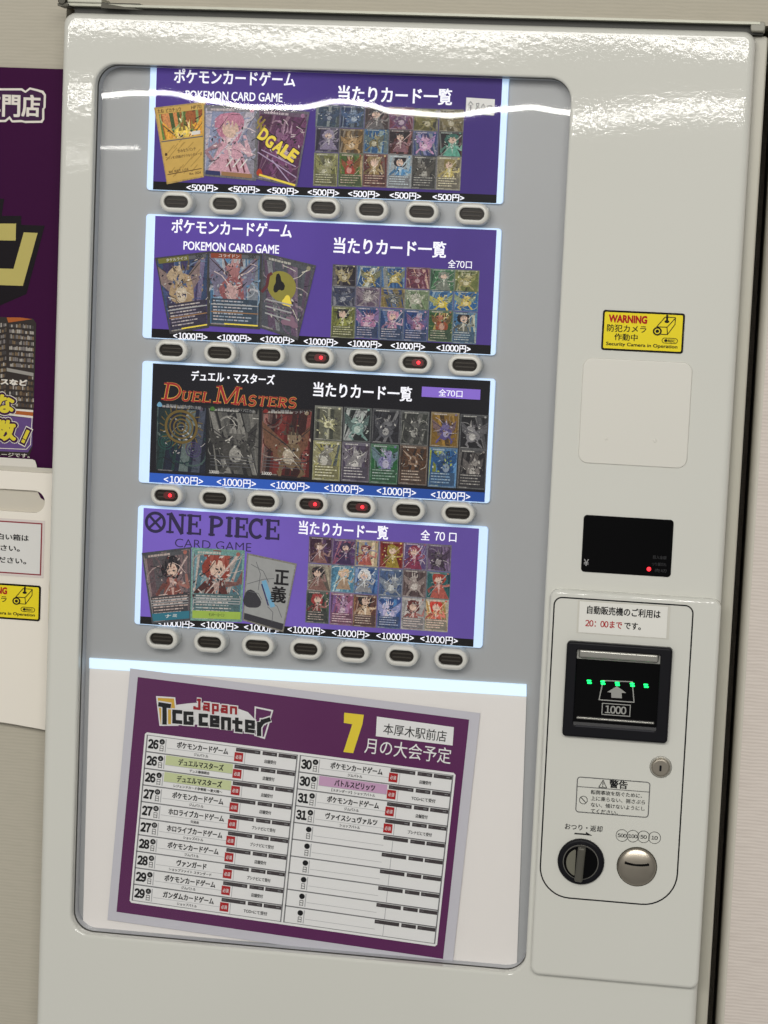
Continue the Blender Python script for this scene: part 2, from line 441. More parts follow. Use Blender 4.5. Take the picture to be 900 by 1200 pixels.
def T(mb, s, l, r, h, m, Y=LY, bold=.0, snap=True, shear=0.0):
    k = .00098
    mb.text(s, at(l[0], l[1], Y), at(r[0], r[1], Y), h * k, Y, m, bold, shear, snap)

def glyph(mb, ch, x, z, w, h, t, Y, m, sh=0.0, ser=True):
    """slab-serif capitals made of strokes; x, z is the lower left corner"""
    def p(a, b): return (x + a * w + b * h * sh, z + b * h)
    tt = t; th = t * .55
    def st(pts, wd): mb.stroke([p(*q) for q in pts], wd, Y, m)
    def serif(a, b, l=.2):
        if ser: st([(a - l, b), (a + l, b)], th)
    e = th / h / 2
    if ch == 'I': st([(.5, 0), (.5, 1)], tt); serif(.5, e, .42); serif(.5, 1 - e, .42)
    if ch in 'EL':
        st([(.22, 0), (.22, 1)], tt); serif(.22, e); st([(.1, e), (.95, e)], th); st([(.93, 0), (.93, .3)], th * .9)
        serif(.22, 1 - e)
        if ch == 'E': st([(.1, 1 - e), (.92, 1 - e)], th); st([(.9, .72), (.9, 1)], th * .9); st([(.22, .52), (.68, .52)], th); st([(.68, .38), (.68, .66)], th * .9)
    if ch in 'PRD':
        st([(.22, 0), (.22, 1)], tt); serif(.22, e); serif(.22, 1 - e)
        if ch == 'D': st([(.22, e)] + arc(.42, .5, .46, .5 - e, -90, 90) + [(.22, 1 - e)], tt * .8)
        else:
            st([(.22, .45)] + arc(.5, .72, .36, .27 - e, -90, 90) + [(.22, 1 - e)], tt * .8)
            if ch == 'R': st([(.5, .45), (.92, 0)], tt); serif(.86, e, .16)
    if ch == 'C': st(arc(.54, .5, .44, .5 - e, 48, 312, 20), tt * .85); st([(.86, .68), (.86, 1)], th); 
    if ch == 'N':
        st([(.16, 0), (.16, 1)], th * 1.2); st([(.84, 0), (.84, 1)], th * 1.2); st([(.16, 1), (.84, 0)], tt); serif(.16, e, .2); serif(.84, 1 - e, .2); serif(.1, 1 - e, .14)
    if ch == 'M':
        st([(.12, 0), (.12, 1)], th * 1.3); st([(.88, 0), (.88, 1)], tt); st([(.14, 1), (.5, .05)], tt); st([(.5, .05), (.86, 1)], th * 1.2)
        serif(.12, e, .16); serif(.88, e, .17); serif(.1, 1 - e, .12); serif(.9, 1 - e, .14)
    if ch == 'U': st([(.18, 1), (.18, .35)] + arc(.5, .35, .32, .35 - e, 180, 360) + [(.82, 1)], tt * .8); serif(.18, 1 - e, .2); serif(.82, 1 - e, .18)
    if ch == 'A': st([(.5, 1), (.1, 0)], th * 1.2); st([(.5, 1), (.9, 0)], tt); st([(.26, .35), (.74, .35)], th); serif(.1, e, .16); serif(.88, e, .18)
    if ch == 'S': st(arc(.5, .73, .33, .25, 30, 250, 14) + arc(.5, .27, .36, .25, 70, -150, 14), tt * .85)
    if ch == 'T': st([(.5, 0), (.5, 1)], tt); st([(.05, 1 - e), (.95, 1 - e)], th); st([(.07, .74), (.07, 1)], th * .9); st([(.93, .74), (.93, 1)], th * .9); serif(.5, e)

# lettering of each row
q_ = MB(); T(q_, 'ポケモンカードゲーム', (204, 88), (346, 94), 17.5, white_let_m, bold=.026); q_.build('lettering', panels[0])
q_ = MB(); T(q_, 'POKEMON CARD GAME', (217.5, 111), (331, 114.5), 10.5, white_let_m, bold=.02); q_.build('lettering', panels[0])
q_ = MB(); T(q_, '当たりカード一覧', (396, 110), (530, 113), 19.5, white_let_m, bold=.026); q_.build('lettering', panels[0])
for u in (237, 286, 331.5, 379, 426.5, 475, 525.5):
    v = 220 + (u - 237) * .0385
    pl = MB(); T(pl, '<500円>', (u - 18.5, v), (u + 18.5, v + .8), 8.6, white_let_m, bold=.03); pl.build('price_label', panels[0])

q_ = MB(); T(q_, 'ポケモンカードゲーム', (201, 265), (342, 270), 17.5, white_let_m, bold=.026); q_.build('lettering', panels[1])
q_ = MB(); T(q_, 'POKEMON CARD GAME', (215, 288), (327, 292), 10.5, white_let_m, bold=.02); q_.build('lettering', panels[1])
q_ = MB(); T(q_, '当たりカード一覧', (391, 288.5), (523, 291.5), 19.5, white_let_m, bold=.026); q_.build('lettering', panels[1])
q_ = MB(); T(q_, '全70口', (525, 309), (553, 310), 9.5, white_let_m, bold=.012); q_.build('lettering', panels[1])
for u, v in ((223, 394), (274.5, 396), (325, 398), (376, 400.5), (427.5, 403), (478, 405.5), (531.5, 408)):
    pl = MB(); T(pl, '<1000円>', (u - 20, v), (u + 20, v + .8), 9, white_let_m, bold=.03); pl.build('price_label', panels[1])

l2 = MB()
q_ = MB(); T(q_, 'デュエル・マスターズ', (224, 440), (322, 445), 12.5, white_let_m, bold=.028); q_.build('lettering', panels[2])
q_ = MB(); T(q_, '当たりカード一覧', (367, 457), (483, 461), 18, white_let_m, bold=.026); q_.build('lettering', panels[2])
a = at(494.5, 453, LY); b = at(562.5, 468.5, LY)
q_ = MB(); q_.rect(a[0], b[1], b[0], a[1], LY + .0003, lit_violet); q_.build('count_plate', panels[2])
q_ = MB(); T(q_, '全70口', (514, 460.3), (542, 461.2), 8.6, white_let_m, bold=.012); q_.build('lettering', panels[2])
for u, v in ((215, 563), (277, 566), (340, 569.5), (403, 573), (464.5, 576.5), (528, 581)):
    pl = MB(); T(pl, '<1000円>', (u - 23, v - .6), (u + 23, v + .6), 10, white_let_m, bold=.016); pl.build('price_label', panels[2])
# red and gold serif title
def title_word(word, u0, u1, vbase, hpx):
    x0, z0 = at(u0, vbase, LY); x1, _ = at(u1, vbase, LY)
    n = len(word); wd = (x1 - x0) / n; h = hpx * .00098
    for q, ch in enumerate(word):
        k = 1.0
        for wdt, mm, Y in ((h * .25, lit_gold, LY + .0002), (h * .165, lit_red, LY - .0001)):
            glyph(l2, ch, x0 + q * wd + wd * .06, z0, wd * .9, h, wdt * (1.15 if len(word) > 1 else .85), Y, mm, sh=.16)
title_word('D', 187, 213, 468.5, 21); title_word('UEL', 211, 247, 470, 12.5)
title_word('M', 249, 280, 472.5, 21); title_word('ASTERS', 277, 347.5, 474.5, 12)
l2.build('logo', panels[2])
l3 = MB()
ox, oz = at(182, 612, LY); R = .0122
l3.ring(circ(ox, oz, R * 1.05), .0036, LY, lit_dark_ink)
for s in (-1, 1): l3.stroke([(ox - R * .62, oz - s * R * .62), (ox + R * .62, oz + s * R * .62)], .0030, LY - .0001, lit_dark_ink)
for ch, u0, u1 in (('N', 196, 217), ('E', 219, 236), ('P', 244.5, 262), ('I', 264, 273.5), ('E', 275, 291), ('C', 291.5, 309), ('E', 311, 328)):
    x0, _ = at(u0, 615, LY); x1, _ = at(u1, 615, LY); zb_ = at(260, 628.5, LY)[1]
    glyph(l3, ch, x0, zb_, x1 - x0, .0235, .0046, LY, lit_dark_ink)
q_ = MB(); T(q_, 'CARD GAME', (205, 636.5), (294.5, 641), 10.5, lit_dark_ink, bold=-.008); q_.build('lettering', panels[3])
q_ = MB(); T(q_, '当たりカード一覧', (350, 619.5), (455, 623), 17, white_let_m, bold=.026); q_.build('lettering', panels[3])
q_ = MB(); T(q_, '全 70 口', (493, 627), (535, 629), 12.5, white_let_m, bold=.016); q_.build('lettering', panels[3])
for u, v in ((206, 731), (257.3, 733.5), (308, 736.5), (359, 739), (411, 743), (463, 746.5), (514.5, 750)):
    pl = MB(); T(pl, '<1000円>', (u - 22, v - .8), (u + 22, v + .6), 9.5, white_let_m, bold=.016); pl.build('price_label', panels[3])
l3.build('logo', panels[3])

# ---- card pictures
seed_n = [0]
def mixc(p, q, t): return tuple(x + (y - x) * t for x, y in zip(p, q))
class Ink:
    """one printed card: polygons in card coordinates (u right, v down, 0..1) with an ink colour each"""
    def __init__(s, quad, Y): s.q = quad; s.Y = Y; s.polys = []; s.n = 0; s.tr = None
    def p(s, pts, c):
        s.n += 1
        if s.tr: pts = [(s.tr[0] + (u - s.tr[0]) * s.tr[2], s.tr[1] + (v - s.tr[1]) * s.tr[2]) for u, v in pts]
        pts = [(min(.975, max(.025, u)), min(.98, max(.02, v))) for u, v in pts] if s.n > 1 else pts
        s.polys.append(([bil(s.q, u, v) for u, v in pts], s.Y - s.n * .0000018, c))
    def line(s, pts, w, c):
        for (a, b_), (d, e) in zip(pts, pts[1:]):
            dx, dy = d - a, (e - b_) * 1.4; l = math.hypot(dx, dy) or 1
            nx, ny = -dy / l * w / 2, dx / l * w / 2 / 1.4
            s.p([(a + nx, b_ + ny), (a - nx, b_ - ny), (d - nx * .5, e - ny * .5), (d + nx * .5, e + ny * .5)], c)
    def oval(s, u, v, r, c, sq=1.0, n=12, wob=0, ph=0):
        s.p([(u + r * (1 + wob * math.sin(3 * t + ph)) * math.cos(t), v + r * .714 * sq * (1 + wob * math.sin(3 * t + ph)) * math.sin(t)) for t in [2 * math.pi * k / n for k in range(n)]], c)
def vivid(c, k=1.12):
    m_ = sum(c) / 3; return tuple(min(245, max(8, (m_ + (x - m_) * k) * .88)) for x in c)
def draw(ink, rnd, tones, border, textbox, dense, kinds):
    A_, B_, C_ = [vivid(c) for c in tones]; dark = (26, 23, 28); pale = mixc((206, 202, 192), C_, .25); skin = (178, 152, 136)
    R = rnd.uniform
    ink.p([(0, 0), (1, 0), (1, 1), (0, 1)], border)
    ink.p([(.045, .035), (.955, .035), (.955, .965), (.045, .965)], mixc(A_, dark, .25))
    # ground: slanting beams and swirls
    ang = R(-.5, .9)
    for k in range(7 + dense * 6):
        u = R(-.2, 1.1); w = R(.04, .18); c = mixc(rnd.choice((A_, B_, B_)), rnd.choice((dark, pale)), R(0, .45))
        ink.p([(u, .04), (u + w, .04), (u + w - ang * .8, .96), (u - ang * .8, .96)], c)
    for k in range(5 + dense * 9):
        cu, cv, r = R(.1, .9), R(.12, .8), R(.12, .38); a0 = R(0, 6.3); c = mixc(B_, pale if k % 2 else A_, R(.1, .6))
        ink.line([(cu + r * math.cos(a0 + t * .35), cv + r * .7 * math.sin(a0 + t * .35)) for t in range(8)], R(.015, .05), c)
    # the subject: an anonymous figure, a beast of wings and spikes, or a burst of shards
    kind = rnd.choice(kinds); cx = R(.42, .58); cy = R(.36, .46) if textbox > .5 else R(.44, .56)
    S_ = R(.85, 1.15); ink.tr = (cx, cy, R(1.15, 1.5))
    if kind == 'figure':
        hair = rnd.choice((C_, dark, mixc(C_, dark, .4))); coat = mixc(C_, rnd.choice((A_, dark, pale)), R(.1, .5))
        ink.oval(cx, cy - .13, .20 * S_, hair, 1.15, 14, .12, R(0, 6))
        ink.p([(cx - .08, cy - .03), (cx + .08, cy - .03), (cx + R(.22, .34) * S_, cy + .36), (cx - R(.22, .34) * S_, cy + .36)], coat)
        ink.p([(cx - .05, cy - .02), (cx + .05, cy - .02), (cx + .02, cy + .26)], mixc(pale, coat, .3))
        ink.line([(cx - .12, cy + .04), (cx - R(.26, .36), cy + .14), (cx - R(.1, .3), cy + R(.2, .3))], .09, mixc(coat, dark, .25))
        ink.line([(cx + .12, cy + .04), (cx + R(.24, .34), cy + R(.02, .16)), (cx + R(.2, .4), cy - R(.0, .16))], .08, mixc(coat, pale, .25))
        ink.oval(cx + R(-.02, .02), cy - .11, .115 * S_, skin, 1.1, 12)
        for k in range(5): ink.p([(cx - .17 + k * .07, cy - .24), (cx - .10 + k * .07, cy - .25), (cx - .13 + k * .07 + R(-.03, .03), cy - .12)], mixc(hair, pale, R(0, .25)))
        ink.line([(cx + R(.2, .35), cy - .25), (cx - R(.2, .4), cy + .3)], .03, mixc(pale, B_, .3))
    elif kind == 'beast':
        body = mixc(C_, rnd.choice((B_, dark, pale)), R(.05, .4))
        for sgn in (-1, 1):
            w_ = R(.28, .44); ink.p([(cx, cy), (cx + sgn * w_, cy - R(.16, .30)), (cx + sgn * w_ * .9, cy - .02), (cx + sgn * w_ * .6, cy + .06), (cx + sgn * w_ * .55, cy + .16), (cx, cy + .12)], mixc(body, A_, R(.2, .5)))
            ink.line([(cx, cy), (cx + sgn * w_, cy - .2)], .025, mixc(dark, body, .3))
            ink.line([(cx + sgn * .08, cy + .14), (cx + sgn * R(.14, .24), cy + .26), (cx + sgn * R(.1, .3), cy + .34)], .08, body)
        ink.oval(cx, cy + .08, .18 * S_, body, 1.2, 14, .15, R(0, 6)); ink.oval(cx + R(-.1, .1), cy - .10, .115 * S_, mixc(body, pale, .2), .9, 12, .15, R(0, 6))
        for k in range(4): ink.p([(cx - .1 + k * .06, cy - .13), (cx - .05 + k * .06, cy - .13), (cx - .1 + k * .075 + R(-.04, .04), cy - R(.2, .30))], mixc(body, rnd.choice((pale, dark)), .5))
        ink.oval(cx + R(-.03, .03), cy + .10, .09, mixc(pale, body, .4), 1.3)
    elif kind == 'burst':
        for k in range(11 + dense * 4):
            t = R(0, 6.3); r = R(.2, .46); ink.p([(cx + .05 * math.cos(t + 1.6), cy + .04 * math.sin(t + 1.6)), (cx - .05 * math.cos(t + 1.6), cy - .04 * math.sin(t + 1.6)), (cx + r * math.cos(t), cy + r * .7 * math.sin(t))], mixc(C_, rnd.choice((A_, B_, pale, dark)), R(0, .6)))
        ink.oval(cx, cy, .13, mixc(C_, pale, .3), 1, 12, .2); ink.oval(cx, cy, .07, mixc(C_, dark, .4))
    ink.tr = None
    for k in range(34 + dense * 44):      # loose shards, outlines and glints round the subject
        t = R(0, 6.3); r = R(.03, .46); u, v = cx + r * math.cos(t), cy + r * .75 * math.sin(t); q = R(.012, .05 + .025 * (1 - dense))
        c = mixc(rnd.choice((A_, B_, B_, C_, dark, dark, pale, pale)), rnd.choice((A_, B_, dark, pale)), R(0, .5)); a1 = R(0, 6.3)
        ink.p([(u + q * math.cos(a1), v + q * .7 * math.sin(a1)), (u + q * .5 * math.cos(a1 + 1.8), v + q * .4 * math.sin(a1 + 1.8)), (u + q * math.cos(a1 + 3.3), v + q * .7 * math.sin(a1 + 3.3)), (u + q * .35 * math.cos(a1 + 4.6), v + q * .3 * math.sin(a1 + 4.6))], c)
    for k in range(5 + dense * 7):
        u, v, a1, l = R(.1, .9), R(.1, .8), R(-.9, .9), R(.08, .3); ink.line([(u, v), (u + l * .5, v + l * math.sin(a1) * .3), (u + l, v + l * math.sin(a1))], R(.010, .022), rnd.choice((pale, dark)))
    # name strip and small print
    ink.p([(.05, .035), (.95, .035), (.95, .085), (.05, .085)], mixc(border, A_, .35))
    u = .12
    while u < .55: w = R(.03, .07); ink.p([(u, .045), (u + w, .045), (u + w, .073), (u, .073)], mixc(pale, border, .25)); u += w + .012
    ink.oval(.88, .06, .04, mixc(C_, pale, .3))
    if textbox > .5:
        ink.p([(.07, .62), (.93, .62), (.93, .95), (.07, .95)], mixc(mixc(A_, dark, .55), border, .3))
        rows_ = 7 if dense else 4
        for k in range(rows_):
            u = .10; v = .645 + k * (.29 / rows_); h = .016 if dense else .026
            while u < R(.62, .90): w = R(.03, .12); ink.p([(u, v), (u + w, v), (u + w, v + h), (u, v + h)], mixc(pale, A_, R(.1, .5))); u += w + .015
    for k in range(3 if textbox else 2):
        v = .30 + k * .04 if False else .955
    ink.p([(.06, .955), (.34, .955), (.34, .972), (.06, .972)], mixc(pale, border, .5))
def card(panel, quad, tones, border=(70, 66, 70), textbox=1.0, extra=None, Y=CY, label=None, dense=0, kinds=('beast', 'figure')):
    """quad: TL, TR, BR, BL (x, z)"""
    me = bpy.data.meshes.new('card_picture')
    o_ = world_loc(panel)
    seed_n[0] += 1; rnd = random.Random(seed_n[0] * 7 + 1)
    ink = Ink(quad, Y); draw(ink, rnd, tones, border, textbox, dense, kinds)
    mb = MB(); cols = []
    for pts, y, c in ink.polys: mb.flat(pts, y, CARD); cols.append(lin(c))
    if extra: extra(mb, quad, Y - ink.n * .0000018 - .00002)
    me.from_pydata([(x - o_.x, y - o_.y, z - o_.z) for x, y, z in mb.v], [], mb.f)
    for m in mb.mats: me.materials.append(m)
    ca = me.color_attributes.new('Ink', 'FLOAT_COLOR', 'CORNER')
    for n, (p, k) in enumerate(zip(me.polygons, mb.mi)):
        p.material_index = k
        if n < len(cols):
            for li in p.loop_indices: ca.data[li].color = (*cols[n], 1)
    o = bpy.data.objects.new('card_picture', me); COL.objects.link(o); o.parent = panel
    if label: o['label'] = label
    return o
def q4(pts, Y=CY): return [at(u, v, Y) for u, v in pts]
def bil(quad, u, v):
    """point inside a card, u right 0..1, v down 0..1"""
    (ax, az), (bx, bz), (cx, cz), (dx, dz) = quad
    tx = ax + (bx - ax) * u; tz = az + (bz - az) * u; lx = dx + (cx - dx) * u; lz = dz + (cz - dz) * u
    return (tx + (lx - tx) * v, tz + (lz - tz) * v)
def blob(mb, quad, u, v, ru, rv, m, Y, n=18, wob=.12, ph=0):
    mb.flat([bil(quad, u + ru * (1 + wob * math.sin(3 * t + ph)) * math.cos(t), v + rv * (1 + wob * math.sin(3 * t + ph)) * math.sin(t)) for t in [2 * math.pi * k / n for k in range(n)]], Y, m)
def area(mb, quad, u0, v0, u1, v1, m, Y): mb.flat([bil(quad, u0, v0), bil(quad, u1, v0), bil(quad, u1, v1), bil(quad, u0, v1)], Y, m)
def ct(mb, quad, s, u0, v0, u1, v1, h, m, Y, bold=.02):
    mb.text(s, bil(quad, u0, v0), bil(quad, u1, v1), h, Y, m, bold, 0, False)

ck = lambda n, c_, e=.3, var=.12: mat(n, tuple(x * .9 for x in c_), .4, emit=c_, es=e, var=var, vscale=120)
gold_card = ck('gold_card_stock', (196, 160, 84), .34); orange_ink = ck('orange_ink', (186, 104, 50)); green_ink = ck('leaf_green_ink', (70, 110, 50))
yel_ink = ck('warm_yellow_ink', (222, 186, 60), .34); brown_ink = ck('brown_ink', (74, 50, 30)); cream_ink = ck('cream_ink', (206, 190, 150))
pale_grey = ck('pale_grey_ink', (160, 160, 160)); dk_ink = ck('near_black_ink', (26, 24, 28), .1); pale_blue = ck('pale_blue_ink', (110, 160, 190))
mid_grey = ck('mid_grey_ink', (92, 92, 96)); moon_ink = ck('moon_yellow_ink', (140, 132, 58)); teal_ink = ck('teal_ink', (46, 110, 128))
lime_ink = ck('lime_ink', (150, 176, 74)); crimson_ink = ck('crimson_ink', (120, 36, 34)); ring_gold = ck('ring_gold_ink', (112, 92, 46), .2)
plum_ink = ck('plum_ink', (84, 44, 92)); white_ink = ck('card_white_ink', (214, 210, 204)); maroon_ink = ck('maroon_ink', (96, 44, 52))

def e_gold(mb, q, Y):
    g2 = ck('gold_shade_ink', (168, 134, 66), .3)
    area(mb, q, .03, .43, .97, .98, gold_card, Y); area(mb, q, .03, .02, .97, .095, gold_card, Y); area(mb, q, .03, .09, .075, .44, gold_card, Y); area(mb, q, .94, .09, .97, .44, gold_card, Y)
    rs_ = random.Random(5)
    for k in range(16):
        u_, v_, l_ = rs_.uniform(.06, .7), rs_.uniform(.48, .95), rs_.uniform(.08, .3); mb.stroke([bil(q, u_, v_), bil(q, u_ + l_, v_ - l_ * .5)], .0010, Y - .00003, g2)
    mb.stroke([bil(q, .04, .45), bil(q, .96, .455)], .0012, Y - .0001, mid_grey)
    ct(mb, q, 'たね  ピカチュウ', .06, .055, .52, .06, .0050, brown_ink, Y - .0001, .02); ct(mb, q, 'HP70', .72, .055, .92, .058, .0045, brown_ink, Y - .0001, .02)
    ct(mb, q, 'かみなりパンチ', .38, .60, .80, .605, .0040, brown_ink, Y - .0001, .02); blob(mb, q, .10, .62, .03, .02, brown_ink, Y - .0001)
    ct(mb, q, 'コインを1回投げウラならダメージ', .08, .67, .94, .68, .0034, brown_ink, Y - .0001, .02); area(mb, q, .06, .875, .94, .885, brown_ink, Y - .0001)
    ct(mb, q, '弱点  抵抗力  にげる', .10, .85, .60, .855, .0030, brown_ink, Y - .0001, .02); ct(mb, q, 'Illus. 2024', .62, .92, .92, .93, .0028, brown_ink, Y - .0001, .02)
    area(mb, q, .72, .37, .90, .42, white_ink, Y - .0002)
def e_white(mb, q, Y):
    for k, (a_, b_) in enumerate(((.45, .52), (.58, .66), (.72, .78))):
        mb.stroke([bil(q, a_, .74), bil(q, b_, .90)], .0018, Y, maroon_ink); mb.stroke([bil(q, a_ + .1, .72), bil(q, a_ - .02, .84)], .0014, Y - .00005, white_ink)
    area(mb, q, .34, .915, .92, .97, ck('tan_ink', (150, 112, 76)), Y - .0001); area(mb, q, .04, .915, .32, .975, ck('navy_ink', (44, 50, 92)), Y - .0001)
def e_wild(mb, q, Y):
    for k, (ch, u_, v_, ang) in enumerate((('D', .05, .34, -.30), ('G', .20, .42, -.24), ('A', .39, .48, -.20), ('L', .56, .53, -.16), ('E', .72, .57, -.12))):
        for off, m_, yy in ((.0, lit_yellow, Y - .0004), (.05, dk_ink, Y - .0002)):
            mb.text(ch, bil(q, u_ - off * .3, v_), bil(q, u_ + .16 + off * .3, v_ + .055), .0150 if not off else .0172, yy, m_, .05, 0, False)
    for k, (ch, u_, v_) in enumerate((('N', .02, .24), ('U', .01, .16))): mb.text(ch, bil(q, u_, v_), bil(q, u_ + .10, v_ + .05), .010, Y - .0004, ck('old_gold_ink', (150, 128, 60)), .05, 0, False)
    for a_ in ((.02, .62, .95, .88), (.1, .58, .9, .74), (.35, .70, .8, .95)):
        mb.stroke([bil(q, a_[0], a_[1]), bil(q, a_[2], a_[3])], .0012, Y - .0002, ck('lilac_ink', (170, 150, 180)))
    mb.stroke([bil(q, .08, .93), bil(q, .95, .985)], .0024, Y - .0003, lit_yellow); blob(mb, q, .08, .90, .07, .05, ck('scarlet_ink', (170, 56, 40)), Y - .0003)
def e_moon(mb, q, Y):
    blob(mb, q, .42, .38, .30, .20, moon_ink, Y, wob=.0, n=28)
    blob(mb, q, .36, .36, .10, .11, dk_ink, Y - .0001, wob=.35, ph=1); blob(mb, q, .58, .55, .10, .07, lit_yellow, Y - .0001, wob=.2)
    mb.stroke([bil(q, .02, .52), bil(q, .12, .42), bil(q, .14, .28), bil(q, .20, .24)], .0035, Y - .0001, maroon_ink)
    for k in range(5): mb.stroke([bil(q, .12, .60 + k * .045), bil(q, .72, .58 + k * .05)], .0016, Y - .0002, mid_grey if k % 2 else pale_grey)
    blob(mb, q, .72, .80, .18, .07, ck('dusty_pink_ink', (130, 100, 116)), Y - .0001, wob=.3)
def e_head(txt_, c_):
    def f(mb, q, Y):
        area(mb, q, .05, .02, .62, .085, c_, Y); ct(mb, q, txt_, .2, .05, .58, .05, .0036, white_ink, Y - .0001, .01)
        area(mb, q, .62, .03, .95, .075, mid_grey, Y); ct(mb, q, '340', .74, .05, .88, .05, .004, dk_ink, Y - .0001, .02)
        mb.stroke([bil(q, .32, .955), bil(q, .95, .955)], .0016, Y, lit_yellow)
        mb.stroke([bil(q, .06, .70), bil(q, .95, .70)], .0012, Y, pale_grey); mb.stroke([bil(q, .06, .80), bil(q, .95, .80)], .0012, Y, ck('tan_ink', (150, 112, 76)))
    return f
def e_rings(mb, q, Y):
    for k, r in enumerate((.30, .22, .145, .075)):
        L1 = [bil(q, .5 + (r) * math.cos(t), .33 + r * .74 * math.sin(t)) for t in [2 * math.pi * j / 30 for j in range(31)]]
        mb.stroke(L1, .0018 if k else .0030, Y - .0001 - k * .00002, ring_gold)
    for j in range(20):
        t = 2 * math.pi * j / 20
        mb.stroke([bil(q, .5 + .34 * math.cos(t), .33 + .25 * math.sin(t)), bil(q, .5 + .42 * math.cos(t + .1), .33 + .31 * math.sin(t + .1))], .0012, Y, ring_gold)
    for (u_, v_, m_) in ((.2, .56, ck('dim_teal_ink', (36, 78, 70), .2)), (.74, .64, ck('dim_violet_ink', (70, 56, 100), .2))):
        for r in (.14, .09, .05):
            mb.stroke([bil(q, u_ + r * math.cos(t), v_ + r * .74 * math.sin(t)) for t in [2 * math.pi * j / 20 for j in range(21)]], .0010, Y, m_)
    ct(mb, q, '真気楼と誠偽感の決断', .2, .045, .88, .045, .004, pale_grey, Y - .0002, .0); blob(mb, q, .07, .04, .05, .035, pale_blue, Y)
def e_mono(txt_, c_):
    def f(mb, q, Y):
        ct(mb, q, txt_, .2, .045, .9, .045, .004, pale_grey, Y - .0002, .0); blob(mb, q, .10, .045, .05, .03, c_, Y)
        ct(mb, q, '13000', .05, .955, .24, .955, .0036, white_ink, Y - .0002, .02)
        for k in range(4): mb.stroke([bil(q, .07, .72 + k * .045), bil(q, .9, .72 + k * .045)], .0006, Y, mid_grey)
    return f
def e_band(m_, s):
    def f(mb, q, Y):
        area(mb, q, .04, .86, .97, .965, m_, Y); ct(mb, q, s, .36, .91, .66, .91, .004, dk_ink if m_ is lime_ink else white_ink, Y - .0001, .02)
        for k in range(3): mb.stroke([bil(q, .06, .68 + k * .035), bil(q, .94, .68 + k * .035)], .0010, Y, pale_grey)
    return f
def e_justice(mb, q, Y):
    area(mb, q, .035, .025, .965, .975, ck('stone_grey_ink', (150, 150, 148)), Y)
    for a_ in ((.1, .15, .5, .35), (.2, .1, .3, .5), (.05, .45, .6, .28), (.5, .6, .9, .8), (.55, .7, .7, .9), (.1, .55, .4, .62)):
        mb.stroke([bil(q, a_[0], a_[1]), bil(q, (a_[0] + a_[2]) / 2 + .06, (a_[1] + a_[3]) / 2 - .04), bil(q, a_[2], a_[3])], .0007, Y - .0001, mid_grey)
    mb.stroke([bil(q, .40, .35), bil(q, .66, .68)], .0058, Y - .0001, pale_blue); mb.stroke([bil(q, .36, .40), bil(q, .56, .68)], .0016, Y - .00015, ck('navy_ink', (44, 50, 92)))
    blob(mb, q, .18, .66, .20, .13, ck('soot_ink', (56, 54, 60), .15), Y - .0001, wob=.12, ph=.7)
    area(mb, q, .035, .88, .965, .975, ck('soot_ink', (56, 54, 60), .15), Y - .0001)
    mb.text('正', bil(q, .60, .255), bil(q, .90, .225), .0185, Y - .0003, dk_ink, .04, 0, False)
    mb.text('義', bil(q, .58, .505), bil(q, .91, .475), .0200, Y - .0003, dk_ink, .03, 0, False)

C = {}
BIG = [
 (0, [(180.5, 126), (241, 119), (239, 207.5), (195.5, 216)], ((186, 104, 50), (84, 116, 54), (226, 190, 64)), (150, 124, 70), 0, e_gold),
 (0, [(239.5, 123), (303, 124.5), (300, 212), (238.5, 206)], ((168, 164, 176), (120, 130, 158), (176, 120, 140)), (92, 90, 92), 0, e_white),
 (0, [(303, 126), (363, 131), (348, 219), (300, 210)], ((92, 48, 84), (70, 34, 60), (120, 70, 110)), (84, 80, 88), 0, e_wild),
 (1, [(181.5, 302), (245, 294.5), (245, 384), (199, 391.5)], ((70, 62, 104), (62, 84, 120), (150, 126, 96)), (56, 54, 56), 1, e_head('タケルライコ', ck('olive_ink', (110, 106, 50)))),
 (1, [(244, 294.5), (307.5, 297), (305, 386), (243.5, 382)], ((84, 128, 164), (150, 158, 166), (120, 62, 66)), (50, 50, 50), 1, e_head('コライドン', ck('rust_ink', (136, 66, 44)))),
 (1, [(308, 296), (370.5, 311), (349, 399), (304, 384)], ((88, 92, 100), (96, 78, 98), (120, 114, 84)), (64, 64, 66), 0, e_moon),
 (2, [(183, 470.5), (243, 475), (242, 558), (181.5, 553)], ((26, 34, 52), (30, 52, 50), (44, 34, 54)), (20, 20, 26), 0, e_rings),
 (2, [(243, 475), (305, 478.5), (303.5, 560.5), (242, 556)], ((38, 38, 38), (92, 90, 86), (60, 58, 56)), (26, 26, 28), 0, e_mono('凶鬼98号 ダブラ・バニカル', green_ink)),
 (2, [(305.5, 478), (367, 479.5), (364.5, 562.5), (303.5, 557.5)], ((96, 32, 30), (50, 26, 26), (116, 96, 72)), (30, 24, 26), 0, e_mono('轟く覚醒レッドゾ', crimson_ink)),
 (3, [(166, 648), (224, 641), (223.5, 727.5), (178, 731)], ((96, 92, 94), (74, 58, 64), (134, 60, 48)), (60, 62, 66), 1, e_band(teal_ink, 'ナミ')),
 (3, [(224.5, 641.5), (287, 645), (283.5, 729), (223, 727)], ((96, 136, 146), (140, 136, 132), (128, 58, 48)), (96, 130, 120), 1, e_band(lime_ink, 'モンキー・ローニン')),
 (3, [(289.5, 648), (348, 660.5), (332, 741), (284, 727)], ((150, 150, 148), (130, 130, 130), (110, 110, 112)), (108, 104, 96), 0, e_justice),
]
